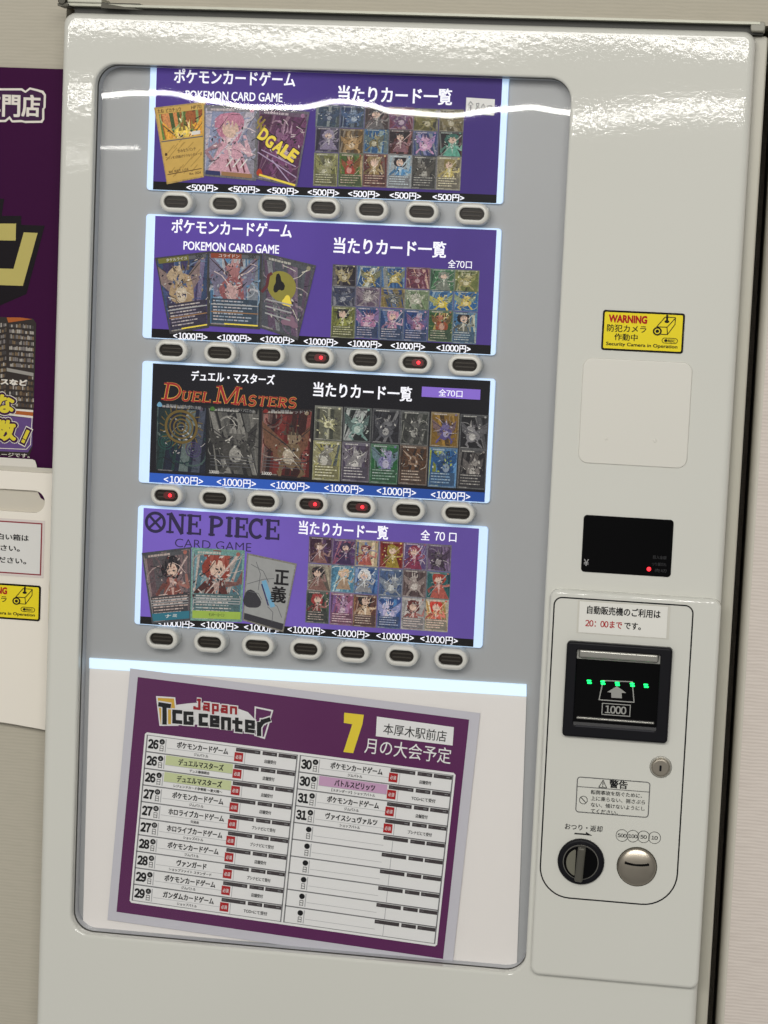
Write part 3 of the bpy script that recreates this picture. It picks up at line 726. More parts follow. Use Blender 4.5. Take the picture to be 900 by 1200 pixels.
for n, (pi_, pts, tones, bd_, tb_, ex) in enumerate(BIG):
    yy = CY - .0004 - .0006 * (n % 3)
    card(panels[pi_], q4(pts, yy), tones, bd_, tb_, ex, Y=yy, dense=1, kinds=(('beast',), ('figure',), ('beast',), ('beast',), ('beast',), ('none',), ('none',), ('beast',), ('beast',), ('figure',), ('figure',), ('none',))[n])

def grid(pi_, TL, TR, BR, BL, rows, cols, tones, rh, gap=.004):
    Y = CY
    a, b, c_, d_ = (at(*p, Y) for p in (TL, TR, BR, BL))
    x0 = (a[0] + d_[0]) / 2; x1 = (b[0] + c_[0]) / 2; z1 = (a[1] + b[1]) / 2; z0 = (c_[1] + d_[1]) / 2
    cuts = [0]
    for r in rh: cuts.append(cuts[-1] + r)
    cuts = [v / cuts[-1] for v in cuts]; n = 0
    rnd = random.Random(pi_ + 3)
    for r in range(rows):
        for k in range(cols):
            t = tones[n]; n += 1
            w_ = (x1 - x0) / cols; jx = rnd.uniform(-.0005, .0005); jz = rnd.uniform(-.0006, .0006)
            xa = x0 + k * w_ + w_ * gap / 2 + jx; xb = x0 + (k + 1) * w_ - w_ * gap / 2 + jx
            za = z1 - (z1 - z0) * cuts[r] + jz; zb2 = z1 - (z1 - z0) * cuts[r + 1] + jz
            t = [tuple(v * .92 for v in c2) for c2 in t]
            card(panels[pi_], [(xa, za), (xb, za), (xb, zb2), (xa, zb2)], t, tuple(v * .35 + 62 for v in t[0]), .8 if r == rows - 1 else .35, Y=Y, kinds=(('beast', 'beast', 'figure'), ('beast', 'beast', 'beast', 'figure'), ('beast', 'burst', 'beast'), ('figure', 'figure', 'figure', 'beast'))[pi_])
g1 = [((60, 80, 100), (100, 110, 110), (50, 60, 90)), ((50, 70, 110), (70, 80, 90), (90, 110, 140)), ((80, 66, 66), (130, 100, 100), (60, 56, 60)), ((130, 70, 90), (160, 140, 140), (90, 60, 100)), ((110, 105, 60), (50, 48, 40), (150, 140, 90)), ((110, 100, 70), (90, 80, 60), (130, 120, 90)),
      ((70, 60, 90), (40, 36, 50), (150, 140, 160)), ((110, 85, 50), (80, 70, 60), (150, 110, 60)), ((60, 110, 160), (120, 140, 140), (140, 130, 90)), ((46, 34, 36), (100, 50, 50), (150, 110, 120)), ((70, 85, 140), (100, 110, 120), (170, 110, 160)), ((36, 32, 36), (80, 50, 50), (70, 140, 120)),
      ((140, 140, 80), (90, 90, 70), (160, 156, 120)), ((80, 110, 50), (150, 130, 80), (150, 50, 40)), ((110, 50, 45), (60, 40, 40), (200, 170, 110)), ((200, 206, 206), (150, 170, 180), (60, 120, 170)), ((66, 66, 62), (46, 46, 46), (96, 92, 84)), ((170, 160, 130), (120, 112, 90), (190, 170, 90))]
g2 = [((42, 38, 48), (50, 44, 56), (180, 165, 120)), ((60, 100, 150), (190, 196, 190), (190, 170, 90)), ((60, 100, 150), (190, 196, 190), (190, 170, 90)), ((110, 60, 80), (190, 150, 130), (90, 40, 60)), ((80, 130, 90), (60, 90, 70), (170, 180, 160)), ((130, 140, 80), (90, 96, 60), (170, 160, 110)),
      ((60, 65, 90), (76, 76, 90), (50, 56, 76)), ((120, 100, 120), (80, 70, 90), (160, 150, 150)), ((150, 130, 80), (50, 70, 110), (90, 90, 80)), ((140, 160, 120), (110, 130, 100), (190, 180, 170)), ((60, 110, 160), (120, 150, 180), (220, 190, 60)), ((60, 120, 180), (150, 160, 150), (220, 180, 60)),
      ((120, 125, 60), (70, 76, 44), (160, 160, 90)), ((50, 75, 130), (80, 100, 130), (190, 130, 160)), ((50, 80, 130), (70, 90, 120), (190, 140, 160)), ((50, 80, 140), (90, 110, 140), (190, 130, 160)), ((60, 100, 60), (200, 180, 110), (140, 70, 50)), ((80, 130, 170), (190, 190, 170), (110, 100, 80))]
g3 = [((120, 120, 100), (70, 72, 64), (200, 195, 150)), ((40, 45, 45), (150, 150, 150), (110, 150, 140)), ((40, 40, 45), (60, 60, 66), (96, 96, 100)), ((60, 62, 58), (130, 130, 122), (50, 50, 50)), ((150, 115, 50), (100, 74, 40), (80, 70, 120)), ((32, 32, 35), (50, 50, 54), (140, 138, 140)),
      ((190, 184, 110), (110, 120, 120), (180, 176, 160)), ((90, 80, 100), (60, 50, 60), (190, 186, 184)), ((40, 110, 60), (30, 80, 46), (80, 76, 130)), ((90, 60, 40), (50, 40, 36), (110, 80, 60)), ((50, 110, 170), (150, 160, 60), (40, 70, 110)), ((34, 32, 34), (56, 52, 52), (90, 84, 82))]
g4 = [((70, 40, 60), (100, 70, 110), (150, 110, 100)), ((100, 70, 120), (140, 80, 100), (70, 50, 90)), ((216, 196, 156), (80, 110, 160), (150, 60, 60)), ((140, 40, 35), (110, 30, 30), (220, 190, 70)), ((110, 90, 140), (190, 180, 200), (130, 50, 70)), ((100, 80, 110), (120, 100, 130), (70, 56, 70)),
      ((170, 160, 140), (110, 100, 90), (90, 40, 44)), ((100, 160, 190), (150, 190, 200), (200, 170, 140)), ((50, 90, 150), (120, 150, 190), (220, 220, 220)), ((90, 110, 140), (60, 80, 120), (190, 196, 200)), ((100, 80, 80), (80, 64, 64), (130, 116, 112)), ((50, 110, 110), (40, 70, 80), (150, 60, 50)),
      ((60, 70, 60), (90, 110, 90), (150, 60, 60)), ((170, 100, 130), (120, 90, 140), (190, 150, 170)), ((110, 70, 60), (140, 100, 70), (190, 160, 130)), ((60, 90, 150), (80, 130, 180), (180, 170, 200)), ((206, 202, 198), (170, 166, 160), (130, 50, 45)), ((222, 212, 180), (200, 160, 90), (190, 50, 40))]
grid(0, (371, 122), (545, 129), (538, 225), (366.5, 216), 3, 6, g1, (26, 29, 39))
grid(1, (389.5, 309.5), (562.5, 316.5), (557.5, 403), (387.5, 395), 3, 6, g2, (26, 24, 38))
grid(2, (368, 475.5), (573, 486), (569, 574), (365.5, 561.5), 2, 6, g3, (38, 44), .03)
grid(3, (362.5, 629), (529.5, 639), (525, 742), (357.5, 729), 3, 6, g4, (31, 32, 38))

# ---- selection buttons
BX = (-.6505, -.5920, -.5335, -.4754, -.4190, -.3605, -.3024)
BZ = (1.6047, 1.4314, 1.2594, 1.0869)
BX = [v * (CAM_D + .015) / (CAM_D + .03) for v in BX]; BZ = [1.55 + (v - 1.55) * (CAM_D + .015) / (CAM_D + .03) for v in BZ]
bez_m = mat('button_bezel', (206, 205, 198), .3, var=.015, vscale=60)
pb = MB(); pb.solid(rr(-.0195, -.0125, .0195, .0125, .0124, 10), .0225 - .03, .0445 - .03, bez_m, .004, hole=rr(-.0142, -.0066, .0142, .0066, .0066, 10), hf=.0015, hole_back=.004)
proto = pb.build('select_button')
lb = MB()
lb.solid(rr(-.0143, -.0067, .0143, .0067, .0067, 10), -.0030, .004, lens_m, .0006)
for z in (-.0022, .0022): lb.solid(rr(-.011, z - .0008, .011, z + .0008, .0007, 3), -.0040, -.0028, lens_rib_m, .0003)
proto_lens = lb.build('button_cover'); proto_lens.parent = proto
rl = MB(); rl.solid(rr(-.0040, -.0042, .0100, .0042, .0041, 6), -.0043, -.003, red_glow_m, .0003);  # the lamp's small glow on the cover, built as a dim self-lit disc
rl.solid(circ(.0040, .0002, .0021, 18), -.0050, -.004, red_lamp_m, .0006)
proto_red = rl.build('button_lamp')
LIT = {(1, 3), (1, 5), (2, 0), (2, 3), (2, 4)}
first = True
vl = world_loc(VM)
for r in range(4):
    for k in range(7):
        b_ = proto if first else proto.copy(); l_ = proto_lens if first else proto_lens.copy()
        if not first:
            COL.objects.link(b_); COL.objects.link(l_)
        l_.parent = b_; b_.parent = VM; b_.location = Vector((BX[k], .015, BZ[r])) - vl
        if (r, k) in LIT:
            q_ = proto_red.copy(); COL.objects.link(q_); q_.parent = b_; b_['label'] = 'white button with a glowing red lamp'
        first = False
bpy.data.objects.remove(proto_red)

# ---- lower white light box
lp = MB()
bar = [at(105, 771, .028), at(617, 802, .028), at(617, 816, .028), at(105, 783, .028)]
sh = [bar[3], bar[2], at(605, 1150, .028), at(96.5, 1110, .028)]
lp.flat(sh, .0278, sheet_m)
low = lp.build('light_box_sheet', VM)
lq = MB(); pts = [bar[0], bar[1], bar[2], bar[3]]
lq.loops([[(x, .0298, z) for x, z in pts[::-1]], [(x, .0265, z) for x, z in pts[::-1]]], bar_m)
lq.build('light_bar', VM)

# ---- right hand side of the door
PY = -.0105
KP = (CAM_D + PY) / CAM_D      # constants below were surveyed in the plane Y = 0
def krr(x0, z0, x1, z1, r): return rr(x0 * KP, 1.55 + (z0 - 1.55) * KP, x1 * KP, 1.55 + (z1 - 1.55) * KP, r)
#    # front of the raised coin panel
cp = MB(); cp.solid(krr(-.1885, .7245, .0066, 1.1812, .010), PY, .012, door_m, .0045, seg=6)
coin = cp.build('coin_panel', VM)
ol = MB()
def outl(i):
    x0, z0, x1, z1 = -.1838 * KP + i, 1.55 - .7305 * KP + i, -.0240 * KP - i, 1.55 - .3768 * KP - i; pts = []
    for cx, cz, s, r in ((x1, z1, 0, .010), (x0, z1, 90, .010), (x0, z0, 180, .036), (x1, z0, 270, .040)):
        r = r - i; ox_ = -r if cx == x1 else r; oz_ = -r if cz == z1 else r
        for k in range(11):
            t = math.radians(s + 9 * k); pts.append((cx + ox_ + r * math.cos(t), cz + oz_ + r * math.sin(t)))
    return pts
ol.ring(outl, .0016, PY - .0003, ink_m); ol.build('panel_outline', coin)

bp_ = MB(); bp_.solid(rr(-.1646, 1.3285, -.0415, 1.4482, .011), -.0016, .004, plate_m, .0012)
for u, v in ((710.5, 514), (767.5, 516.5)):
    x, z = at(u, v); bp_.solid(circ(x, z, .0018, 14), -.0024, -.001, plate_m, .0006)
blank = bp_.build('blank_cover', VM)

ad = MB(); ad.solid(rr(-.1545, 1.2037, -.0524, 1.2693, .004), -.0012, .004, gloss_black_m, .0005)
amt = ad.build('amount_display', VM)
am = MB()
T(am, '¥', (684, 659), (690, 659.3), 8, mat('dim_white_ink', (150, 150, 150), .5), Y=-.0018, bold=.01)
dim_m = mat('dim_grey_ink', (58, 58, 60), .5)
for s, u0, v in (('投入金額', 765, 653), ('つり銭切れ', 764, 661), ('売切', 767, 668.5)): T(am, s, (u0, v), (781, v + .5), 4, dim_m, Y=-.0018)
am.build('lettering', amt)
rd = MB(); x, z = at(760.5, 666.7); rd.solid(circ(x, z, .0024, 16), -.0026, -.001, red_lamp_m, .0006); rd.build('indicator_lamp', amt)

# bill acceptor
ba = MB()
HX0, HX1, HZ0, HZ1 = -.1535 * KP, -.0585 * KP, 1.55 - .5238 * KP, 1.55 - .4350 * KP
ba.solid(krr(-.1656, 1.0127, -.0452, 1.1236, .0045), PY - .0085, PY + .004, black_m, .0025, hole=rr(HX0, HZ0, HX1, HZ1, .002), hf=.0012, hole_back=PY - .0006)
bill = ba.build('bill_acceptor', VM)
sl = MB()   # sloping dark mouth
y0_, y1_ = PY - .0012, PY - .0065
sl.poly([(HX0, y1_, HZ0 + .004), (HX1, y1_, HZ0 + .004), (HX1, y0_, HZ1 - .012), (HX0, y0_, HZ1 - .012)], gloss_black_m)
sl.poly([(HX0, y1_ - .001, HZ0), (HX1, y1_ - .001, HZ0), (HX1, y1_, HZ0 + .004), (HX0, y1_, HZ0 + .004)], black_m)
sl.build('bill_mouth', bill)
sb = MB()
xa, za = at(679, 764.5, PY); xb, _ = at(772, 770, PY)
sb.solid(rr(xa, za - .0045, xb, za + .0050, .002), PY - .0095, PY + .001, chrome_m, .0022)
sb.build('chrome_bar', bill); sb = MB()
zz = at(722, 842.5, PY)[1]
sb.solid(rr(at(676, 840, PY)[0], zz - .0013, at(767, 846, PY)[0], zz + .0013, .001), PY - .0098, PY, chrome_m, .0010)
sb.build('chrome_lip', bill)
sb = MB(); sb.box(at(675, 850, PY)[0], PY - .0092, zz - .0105, at(767, 856, PY)[0], PY, zz - .0088, mat('black_rib', (36, 36, 42), .4)); sb.build('mouth_rib', bill)
YM = PY - .0070
gm_ = mat('silver_ink', (150, 150, 146), .5)
mk = MB()
tr = [at(706.8, 797.5, YM), at(741, 799, YM), at(743, 823, YM), at(702, 820, YM)]
mk.stroke(tr + [tr[0]], .0012, YM, gm_)
A_ = [(723, 804), (734, 812), (728.5, 812), (728.8, 818.3), (716.5, 817.6), (716.2, 811.5), (711.5, 811)]
mk.flat([at(u, v, YM) for u, v in A_], YM - .0001, gm_)
bx0, bz1 = at(705.5, 823.5, YM); bx1, bz0 = at(738.5, 840, YM)
mk.ring(rr(bx0, bz0, bx1, bz1, .0005, 1), .0010, YM - .0002, gm_)
T(mk, '1000', (709, 831.3), (734, 832.6), 9.5, gm_, Y=YM - .0002, bold=.03)
mk.build('lettering', bill)
for u, v in ((690.5, 799), (706.5, 800), (723.5, 801.5), (741, 802.5), (757, 803.7)):
    x, z = at(u, v, YM); gl = MB()
    gl.solid(rr(x - .0029, z + .0003, x + .0023, z + .0023, .001, 4), YM - .0012, YM, green_lamp_m, .0005)
    gl.solid(rr(x - .0022, z - .0021, x + .0030, z - .0003, .001, 4), YM - .0012, YM, green_lamp_m, .0005)
    gl.build('indicator_lamp', bill)

# lock, warning print, return knob, coin slot
x, z = at(774.3, 898.8, PY)
lk = MB(); lk.solid(circ(x, z, .0128), PY - .0012, PY + .002, mat('lock_rim', (170, 168, 160), .4, metal=.7), .0010); lk.solid(circ(x, z, .0108), PY - .0048, PY, nickel_m, .0024)
lock = lk.build('door_lock', VM)
kh = MB(); kh.solid(rr(x - .0013, z - .0040, x + .0011, z + .0030, .001, 4), PY - .0053, PY - .004, black_m, .0002); kh.build('keyhole', lock)

wl = MB(); YI = PY - .0003
lx0, lz1 = at(676.3, 910.5, PY); lx1, lz0 = at(760, 957.5, PY)
lz1 = (lz1 + at(760.5, 915.5, PY)[1]) / 2; lz0 = (lz0 + at(675, 952, PY)[1]) / 2 - .0004
wl.ring(rr(lx0, lz0, lx1, lz1, .004, 5), .0011, YI, grey_ink_m)
hz = lz1 - .0118; wl.rect(lx0, hz - .0004, lx1, hz + .0004, YI - .0001, grey_ink_m)
T(wl, '警告', (714, 918.6), (735.5, 920), 10, ink_m, Y=YI, bold=.03)
tx, tz = at(706.5, 918.6, PY); wl.stroke([(tx - .0045, tz - .0042), (tx, tz + .0045), (tx + .0045, tz - .0042), (tx - .0045, tz - .0042)], .0008, YI - .0001, ink_m); wl.stroke([(tx, tz + .0018), (tx, tz - .0012)], .0010, YI - .0002, ink_m); wl.stroke([(tx, tz - .0022), (tx, tz - .0032)], .0010, YI - .0002, ink_m)
for s, u1, v in (('転倒事故を防ぐために、', 752.5, 929.5), ('上に乗らない、揺さぶら', 756, 937), ('ない、傾けないようにし', 755.5, 944.5), ('てください。', 724, 951)):
    T(wl, s, (692.3, v + .1), (u1, v + 1.6 if u1 > 730 else v + 1.0), 5.4, ink_m, Y=YI, bold=.012)
px_, pz_ = at(683.7, 937.5, PY); wl.ring(circ(px_, pz_, .0049, 24), .0007, YI, ink_m); wl.stroke([(px_ - .0032, pz_ + .0032), (px_ + .0032, pz_ - .0032)], .0008, YI - .0001, ink_m)
T(wl, 'おつり・返却', (662, 968), (706, 972), 7.5, ink_m, Y=YI, bold=.012)
ax, az = at(683.5, 977.5, PY); wl.stroke([(ax - .010, az), (ax + .004, az)], .0017, YI, ink_m); wl.flat([(ax + .003, az + .0030), (ax + .0105, az - .0010), (ax + .003, az - .0008)], YI - .0001, ink_m)
for u, v, s in ((729, 979, '500'), (741.7, 979.8, '100'), (754.2, 980.6, '50'), (767, 981.7, '10')):
    x, z = at(u, v, PY); wl.ring(circ(x, z, .0072, 26), .0006, YI, ink_m); hw = 5.2 if len(s) == 3 else 3.8
    T(wl, s, (u - hw, v), (u + hw, v + .3), 4.6, ink_m, Y=YI, bold=.02)
wl.build('printed_markings', VM)

x, z = at(680.8, 1009.3, PY)
kn = MB(); kn.solid(circ(x, z, .0270, 56), PY - .0045, PY + .002, black_m, .0030); kn.ring(circ(x, z, .0206, 56), .0010, PY - .0047, mat('knob_ring', (120, 118, 112), .3, metal=.6))
knob = kn.build('return_knob', VM)
kd = MB(); kd.solid(circ(x, z, .0194, 48), PY - .0075, PY - .004, gloss_black_m, .0015); kd.build('knob_dial', knob)
kg = MB(); ang = math.radians(3)
def grip(i):
    pts = rr(-.0046 + i, -.0205 + i, .0046 - i, .0200 - i, max(.0022 - i, .0003), 5)(0)
    return [(x + p * math.cos(ang) + q * math.sin(ang), z - p * math.sin(ang) + q * math.cos(ang)) for p, q in pts]
kg.solid(grip, PY - .0170, PY - .006, mat('grip_plastic', (92, 90, 82), .28, metal=.4), .0024); kg.build('knob_grip', knob)
kh = MB(); kh.flat([(x - .0060, z - .0150)] + arc(x - .0015, z, .0150, .0165, 250, 112, 14) + [(x - .0060, z + .0140)], PY - .0077, mat('dial_reflection', (128, 126, 112), .3, metal=.5)); kh.build('dial_reflection', knob)  # reflected light on the dial's left half, painted as a paler flat patch

x, z = at(746.3, 1015.5, PY)
cs = MB()
L = [[(px, PY + .001, pz) for px, pz in circ(x, z, .0222, 48)(0)]]
for k in range(10):
    t = k / 9; r = .0222 * math.cos(t * math.pi / 2 * .97) if k else .0222
    L.append([(px, PY - .0012 - .0048 * math.sin(t * math.pi / 2), pz) for px, pz in circ(x, z, max(r, .0008), 48)(0)])
cs.loops(L, nickel_m)
slot = cs.build('coin_slot', VM, smooth=True)
cs = MB(); cs.ring(circ(x, z, .0232, 48), .0012, PY - .0006, dark_steel_m); cs.build('slot_rim', slot)
st = MB(); pts = [(x - .0140 + .028 * k / 12, z + .0034 + .0016 * ((k - 6) / 6) ** 2) for k in range(13)]
prev = None
for p, q in zip(pts, pts[1:]):
    yy = PY - .0012 - .0048 * math.sqrt(max(0, 1 - ((p[0] + q[0]) / 2 - x) ** 2 / .0222 ** 2)) - .0005
    st.box(p[0], yy, min(p[1], q[1]) - .0013, q[0] + .0001, PY, max(p[1], q[1]) + .0013, gloss_black_m)
st.build('coin_slit', slot)

# ------------------------------------------------------------------ tournament schedule sheet behind the pane
poster_m = mat('poster_plum', (92, 38, 86), .42, var=.04, vscale=12)
SYP = .0255
TLp, TRp, BLp = [(x * KD, 1.55 + (z - 1.55) * KD) for x, z in ((-.6824, 1.0357), (-.2789, 1.0137), (-.6998, .7431))]
PW = math.hypot(TRp[0] - TLp[0], TRp[1] - TLp[1]); PH = math.hypot(BLp[0] - TLp[0], BLp[1] - TLp[1])
def pp(u, v):
    """poster coordinates, u right 0..1 and v down 0..1"""
    return (TLp[0] + (TRp[0] - TLp[0]) * u + (BLp[0] - TLp[0]) * v, TLp[1] + (TRp[1] - TLp[1]) * u + (BLp[1] - TLp[1]) * v)
def inv(u, v, Y=SYP):
    """survey picture -> poster coordinates"""
    x, z = at(u, v, Y); ex, ez = TRp[0] - TLp[0], TRp[1] - TLp[1]; fx, fz = BLp[0] - TLp[0], BLp[1] - TLp[1]
    dx, dz = x - TLp[0], z - TLp[1]; det = ex * fz - ez * fx
    return ((dx * fz - dz * fx) / det, (ex * dz - ez * dx) / det)
def PQ(mb, u0, v0, u1, v1, m_, Y): mb.flat([pp(u0, v0), pp(u1, v0), pp(u1, v1), pp(u0, v1)], Y, m_)
def PT(mb, s, u0, u1, v, hv, m_, Y, bold=.0): mb.text(s, pp(u0, v), pp(u1, v), hv * PH, Y, m_, bold, 0, False)
po = MB()
PQ(po, -.026, -.032, 1.030, 1.040, lam_m, SYP)
PQ(po, 0, 0, 1, 1, poster_m, SYP - .0003)
POST = po.build('schedule_poster')
tag(POST, 'plum bordered July tournament schedule sheet inside the vending machine window', 'poster')
tbm = MB()
t_line = mat('table_grey', (120, 120, 122), .6); t_mid = mat('table_mid', (104, 100, 102), .6); t_dark = mat('table_header', (66, 60, 62), .6); t_pale = mat('table_paper', (230, 229, 228), .6, var=.01, vscale=30); t_rule = mat('table_rule', (176, 176, 178), .6)
t_green = mat('table_green', (196, 204, 156), .6); t_pink = mat('table_pink', (198, 158, 190), .6)
a = inv(170.4, 858); b = inv(533, 905.5); c_ = inv(513.3, 1109.3); d_ = inv(151.7, 1057.4)
tu0 = (a[0] + d_[0]) / 2; tu1 = (b[0] + c_[0]) / 2; tv0 = (a[1] + b[1]) / 2; tv1 = (c_[1] + d_[1]) / 2
Y1 = SYP - .0006; Y2 = Y1 - .0002; Y3 = Y2 - .0002; Y4 = Y3 - .0002
tbm.flat([pp(*p) for p in [(tu0 + .006, tv0), (tu1 - .006, tv0), (tu1, tv0 + .008), (tu1, tv1 - .008), (tu1 - .006, tv1), (tu0 + .006, tv1), (tu0, tv1 - .008), (tu0, tv0 + .008)]], Y1, t_pale)
let = MB()
rowsL = [('26', 'ポケモンカードゲーム', 'ジムバトル', '店舗受付', None), ('26', 'デュエルマスターズ', 'デュエ最強戦会', '店舗受付', t_green), ('26', 'デュエルマスターズ', 'レジェンドカード争奪戦 〜夏大戦〜', '店舗受付', t_green), ('27', 'ポケモンカードゲーム', 'ジムバトル', '店舗受付', None), ('27', 'ホロライブカードゲーム', '交流会', 'ブシナビにて受付', None), ('27', 'ホロライブカードゲーム', 'ショップバトル', 'ブシナビにて受付', None), ('28', 'ポケモンカードゲーム', 'ジムバトル', '店舗受付', None), ('28', 'ヴァンガード', 'ショップファイト スタンダード', 'ブシナビにて受付', None), ('29', 'ポケモンカードゲーム', 'ジムバトル', '店舗受付', None), ('29', 'ガンダムカードゲーム', 'ショップバトル', 'TCG+にて受付', None)]
rowsR = [('30', 'ポケモンカードゲーム', 'ジムバトル', '店舗受付', None), ('30', 'バトルスピリッツ', '【スタンダード】ショップバトル', 'TCG+にて受付', t_pink), ('31', 'ポケモンカードゲーム', 'ジムバトル', '店舗受付', None), ('31', 'ヴァイスシュヴァルツ', 'ショップバトル', 'ブシナビにて受付', None)] + [None] * 6
DAY = {'26': '土', '27': '日', '28': '月', '29': '火', '30': '水', '31': '木'}
um = (tu0 + tu1) / 2; m_ = .006
for ci, rows in ((0, rowsL), (1, rowsR)):
    c0 = tu0 + m_ if ci == 0 else um + .004; c1 = um - .002 if ci == 0 else tu1 - m_
    cw = c1 - c0; rv0 = tv0 + .010; rh = (tv1 - .010 - rv0) / 10
    for ri, row in enumerate(rows):
        v0 = rv0 + ri * rh; v1 = v0 + rh
        f = lambda t: c0 + cw * t
        for (a0, b0, a1, b1) in ((0, 0, 1, .035), (0, .965, 1, 1), (0, 0, .008, 1), (.992, 0, 1, 1)):
            PQ(tbm, f(a0), v0 + rh * b0, f(a1), v0 + rh * b1, t_line, Y2)
        PQ(tbm, f(.128), v0 + rh * .12, f(.134), v0 + rh * .90, t_rule, Y2)
        PQ(tbm, f(.14), v0 + rh * .62, f(.60), v0 + rh * .645, t_rule, Y2)
        for (h0, h1) in ((.595, .755), (.77, .865), (.875, .992)):
            PQ(tbm, f(h0), v0 + rh * .06, f(h1), v0 + rh * .28, t_dark, Y3)
            PQ(tbm, f(h0 + .006), v0 + rh * .14, f(h0 + .028), v0 + rh * .19, t_mid, Y4)
            if row: PQ(tbm, f(h1 - .035), v0 + rh * .14, f(h1 - .012), v0 + rh * .20, t_line, Y4)
        PQ(tbm, f(.655), v0 + rh * .28, f(.659), v0 + rh * .96, t_rule, Y2)
        cu, cv = f(.106), v0 + rh * .30
        let.flat([pp(cu + .0085 * math.cos(t), cv + .0117 * math.sin(t)) for t in [2 * math.pi * k / 16 for k in range(16)]], Y3, ink_m)
        PT(let, '日', f(.094), f(.118), v0 + rh * .70, rh * .34, ink_m, Y3, .0)
        if not row: continue
        dd, name, sub, rec, hl = row
        if hl: PQ(tbm, f(.14), v0 + rh * .06, f(.585), v0 + rh * .62, hl, Y2 - .0001)
        PT(let, dd, f(.014), f(.084), v0 + rh * .50, rh * .58, ink_m, Y3, .055)
        PT(let, DAY[dd], f(.099), f(.113), v0 + rh * .30, rh * .13, t_pale, Y4)
        nw = {'ヴァンガード': .20, 'バトルスピリッツ': .265, 'デュエルマスターズ': .30}.get(name, .34 if len(name) < 11 else .37)
        PT(let, name, f(.375 - nw / 2), f(.375 + nw / 2), v0 + rh * .35, rh * .40, ink_m, Y3, .036)
        sw = min(.4, .019 * len(sub))
        PT(let, sub, f(.37 - sw / 2), f(.37 + sw / 2), v0 + rh * .79, rh * .18, ink_m, Y3, .02)
        PQ(tbm, f(.588), v0 + rh * .33, f(.645), v0 + rh * .86, red_m, Y3); PT(let, '必須', f(.597), f(.636), v0 + rh * .60, rh * .24, t_pale, Y4, .01)
        rw = .0195 * len(rec); PT(let, rec, f(.825 - rw / 2), f(.825 + rw / 2), v0 + rh * .64, rh * .23, ink_m, Y3, .022)
tbm.build('timetable', POST)
yl = mat('poster_yellow', (228, 204, 60), .5)
seven = [inv(u, v) for u, v in ((403.5, 835), (426.5, 837.5), (425, 848), (414, 882.5), (402.5, 881), (413, 848.5), (403, 847))]
let.flat([pp(*q) for q in seven], Y2, yl)
a = inv(441.5, 840); b = inv(531, 872.5)
bxq = [pp(*inv(441.8, 839.5)), pp(*inv(532, 852)), pp(*inv(530.5, 873.5)), pp(*inv(440.5, 862.5))]
let.flat(bxq, Y2, t_pale)
uL, vL = inv(449.5, 854); uR, vR = inv(523.5, 862.5)
PT(let, '本厚木駅前店', uL, uR, (vL + vR) / 2, .046, ink_m, Y3, .004)
uL, vL = inv(427.5, 874); uR, vR = inv(529, 885)
PT(let, '月の大会予定', uL, uR, (vL + vR) / 2, .066, t_pale, Y3, .004)
let.build('lettering', POST)
lg = MB()
logo_y = mat('logo_amber', (206, 164, 62), .5); logo_r = mat('logo_red', (150, 28, 36), .5); logo_w = mat('logo_white', (222, 220, 220), .5)
def LP(u, v): return pp(*inv(u, v))
def lpoly(pts, m_, Y): lg.flat([LP(*p) for p in pts], Y, m_)
lpoly([(183, 815.5), (205.5, 817), (209.5, 850.5), (187, 850.5)], logo_w, Y2); lpoly([(185, 817.5), (204, 818.5), (207.5, 848.5), (188.5, 848.5)], logo_y, Y3)
lpoly([(206, 826)] + [(206 + (300 - 206) * t, 826 - 8 * math.sin(math.pi * t) + t * 12) for t in (.15, .3, .45, .6, .75, .9)] + [(298, 842), (300, 860), (255, 850), (205, 848)], logo_w, Y2 + .0001)
card_q = [(298.5, 827.5), (320.5, 832), (310.5, 866), (298, 862)]
lpoly(card_q, logo_w, Y2); lpoly([(300.3, 829.8), (318.3, 833.6), (309.3, 863.4), (298.5, 860.2)], poster_m, Y3)
BLK = {'T': [[(0, .9), (1, .9)], [(.5, .9), (.5, 0)]], 'C': [[(1, .86), (.14, .86), (.14, .14), (1, .14)]], 'G': [[(1, .86), (.14, .86), (.14, .14), (.86, .14), (.86, .5), (.55, .5)]],
       'J': [[(.8, 1), (.8, .14), (.1, .14), (.1, .3)], [(.5, .9), (1, .9)]], 'a': [[(.1, .86), (.86, .86), (.86, 0)], [(.86, .52), (.14, .52), (.14, .14), (.86, .14)]],
       'p': [[(.14, -.3), (.14, .86), (.86, .86), (.86, .2), (.14, .2)]], 'n': [[(.14, 0), (.14, .86), (.86, .86), (.86, 0)]],
       'c': [[(1, .86), (.14, .86), (.14, .14), (1, .14)]], 'e': [[(1, .12), (.14, .12), (.14, .88), (.86, .88), (.86, .46), (.14, .46)]],
       't': [[(.45, 1.15), (.45, .14), (.95, .14)], [(.05, .8), (.95, .8)]], 'r': [[(.14, 0), (.14, .86)], [(.14, .55), (.45, .86), (1.05, .92)]]}
def block(ch, u0, u1, vt, vb, sl, m_, t, Y):
    """block letter between survey columns u0..u1, rows vt..vb, base line sloping by sl rows per column"""
    def p(a, b):
        u = u0 + (u1 - u0) * a; return LP(u, vb + (vt - vb) * b + sl * (u - u0))
    for ln in BLK[ch]:
        q = [p(*k) for k in ln]
        # square the joints: extend both ends a little
        lg.stroke(q, t, Y, m_)
        for k in q[1:-1]: lg.flat([(k[0] - t * .5, k[1] - t * .5), (k[0] + t * .5, k[1] - t * .5), (k[0] + t * .5, k[1] + t * .5), (k[0] - t * .5, k[1] + t * .5)], Y - .0001 - (lg.ns % 50) * .0000015, m_)
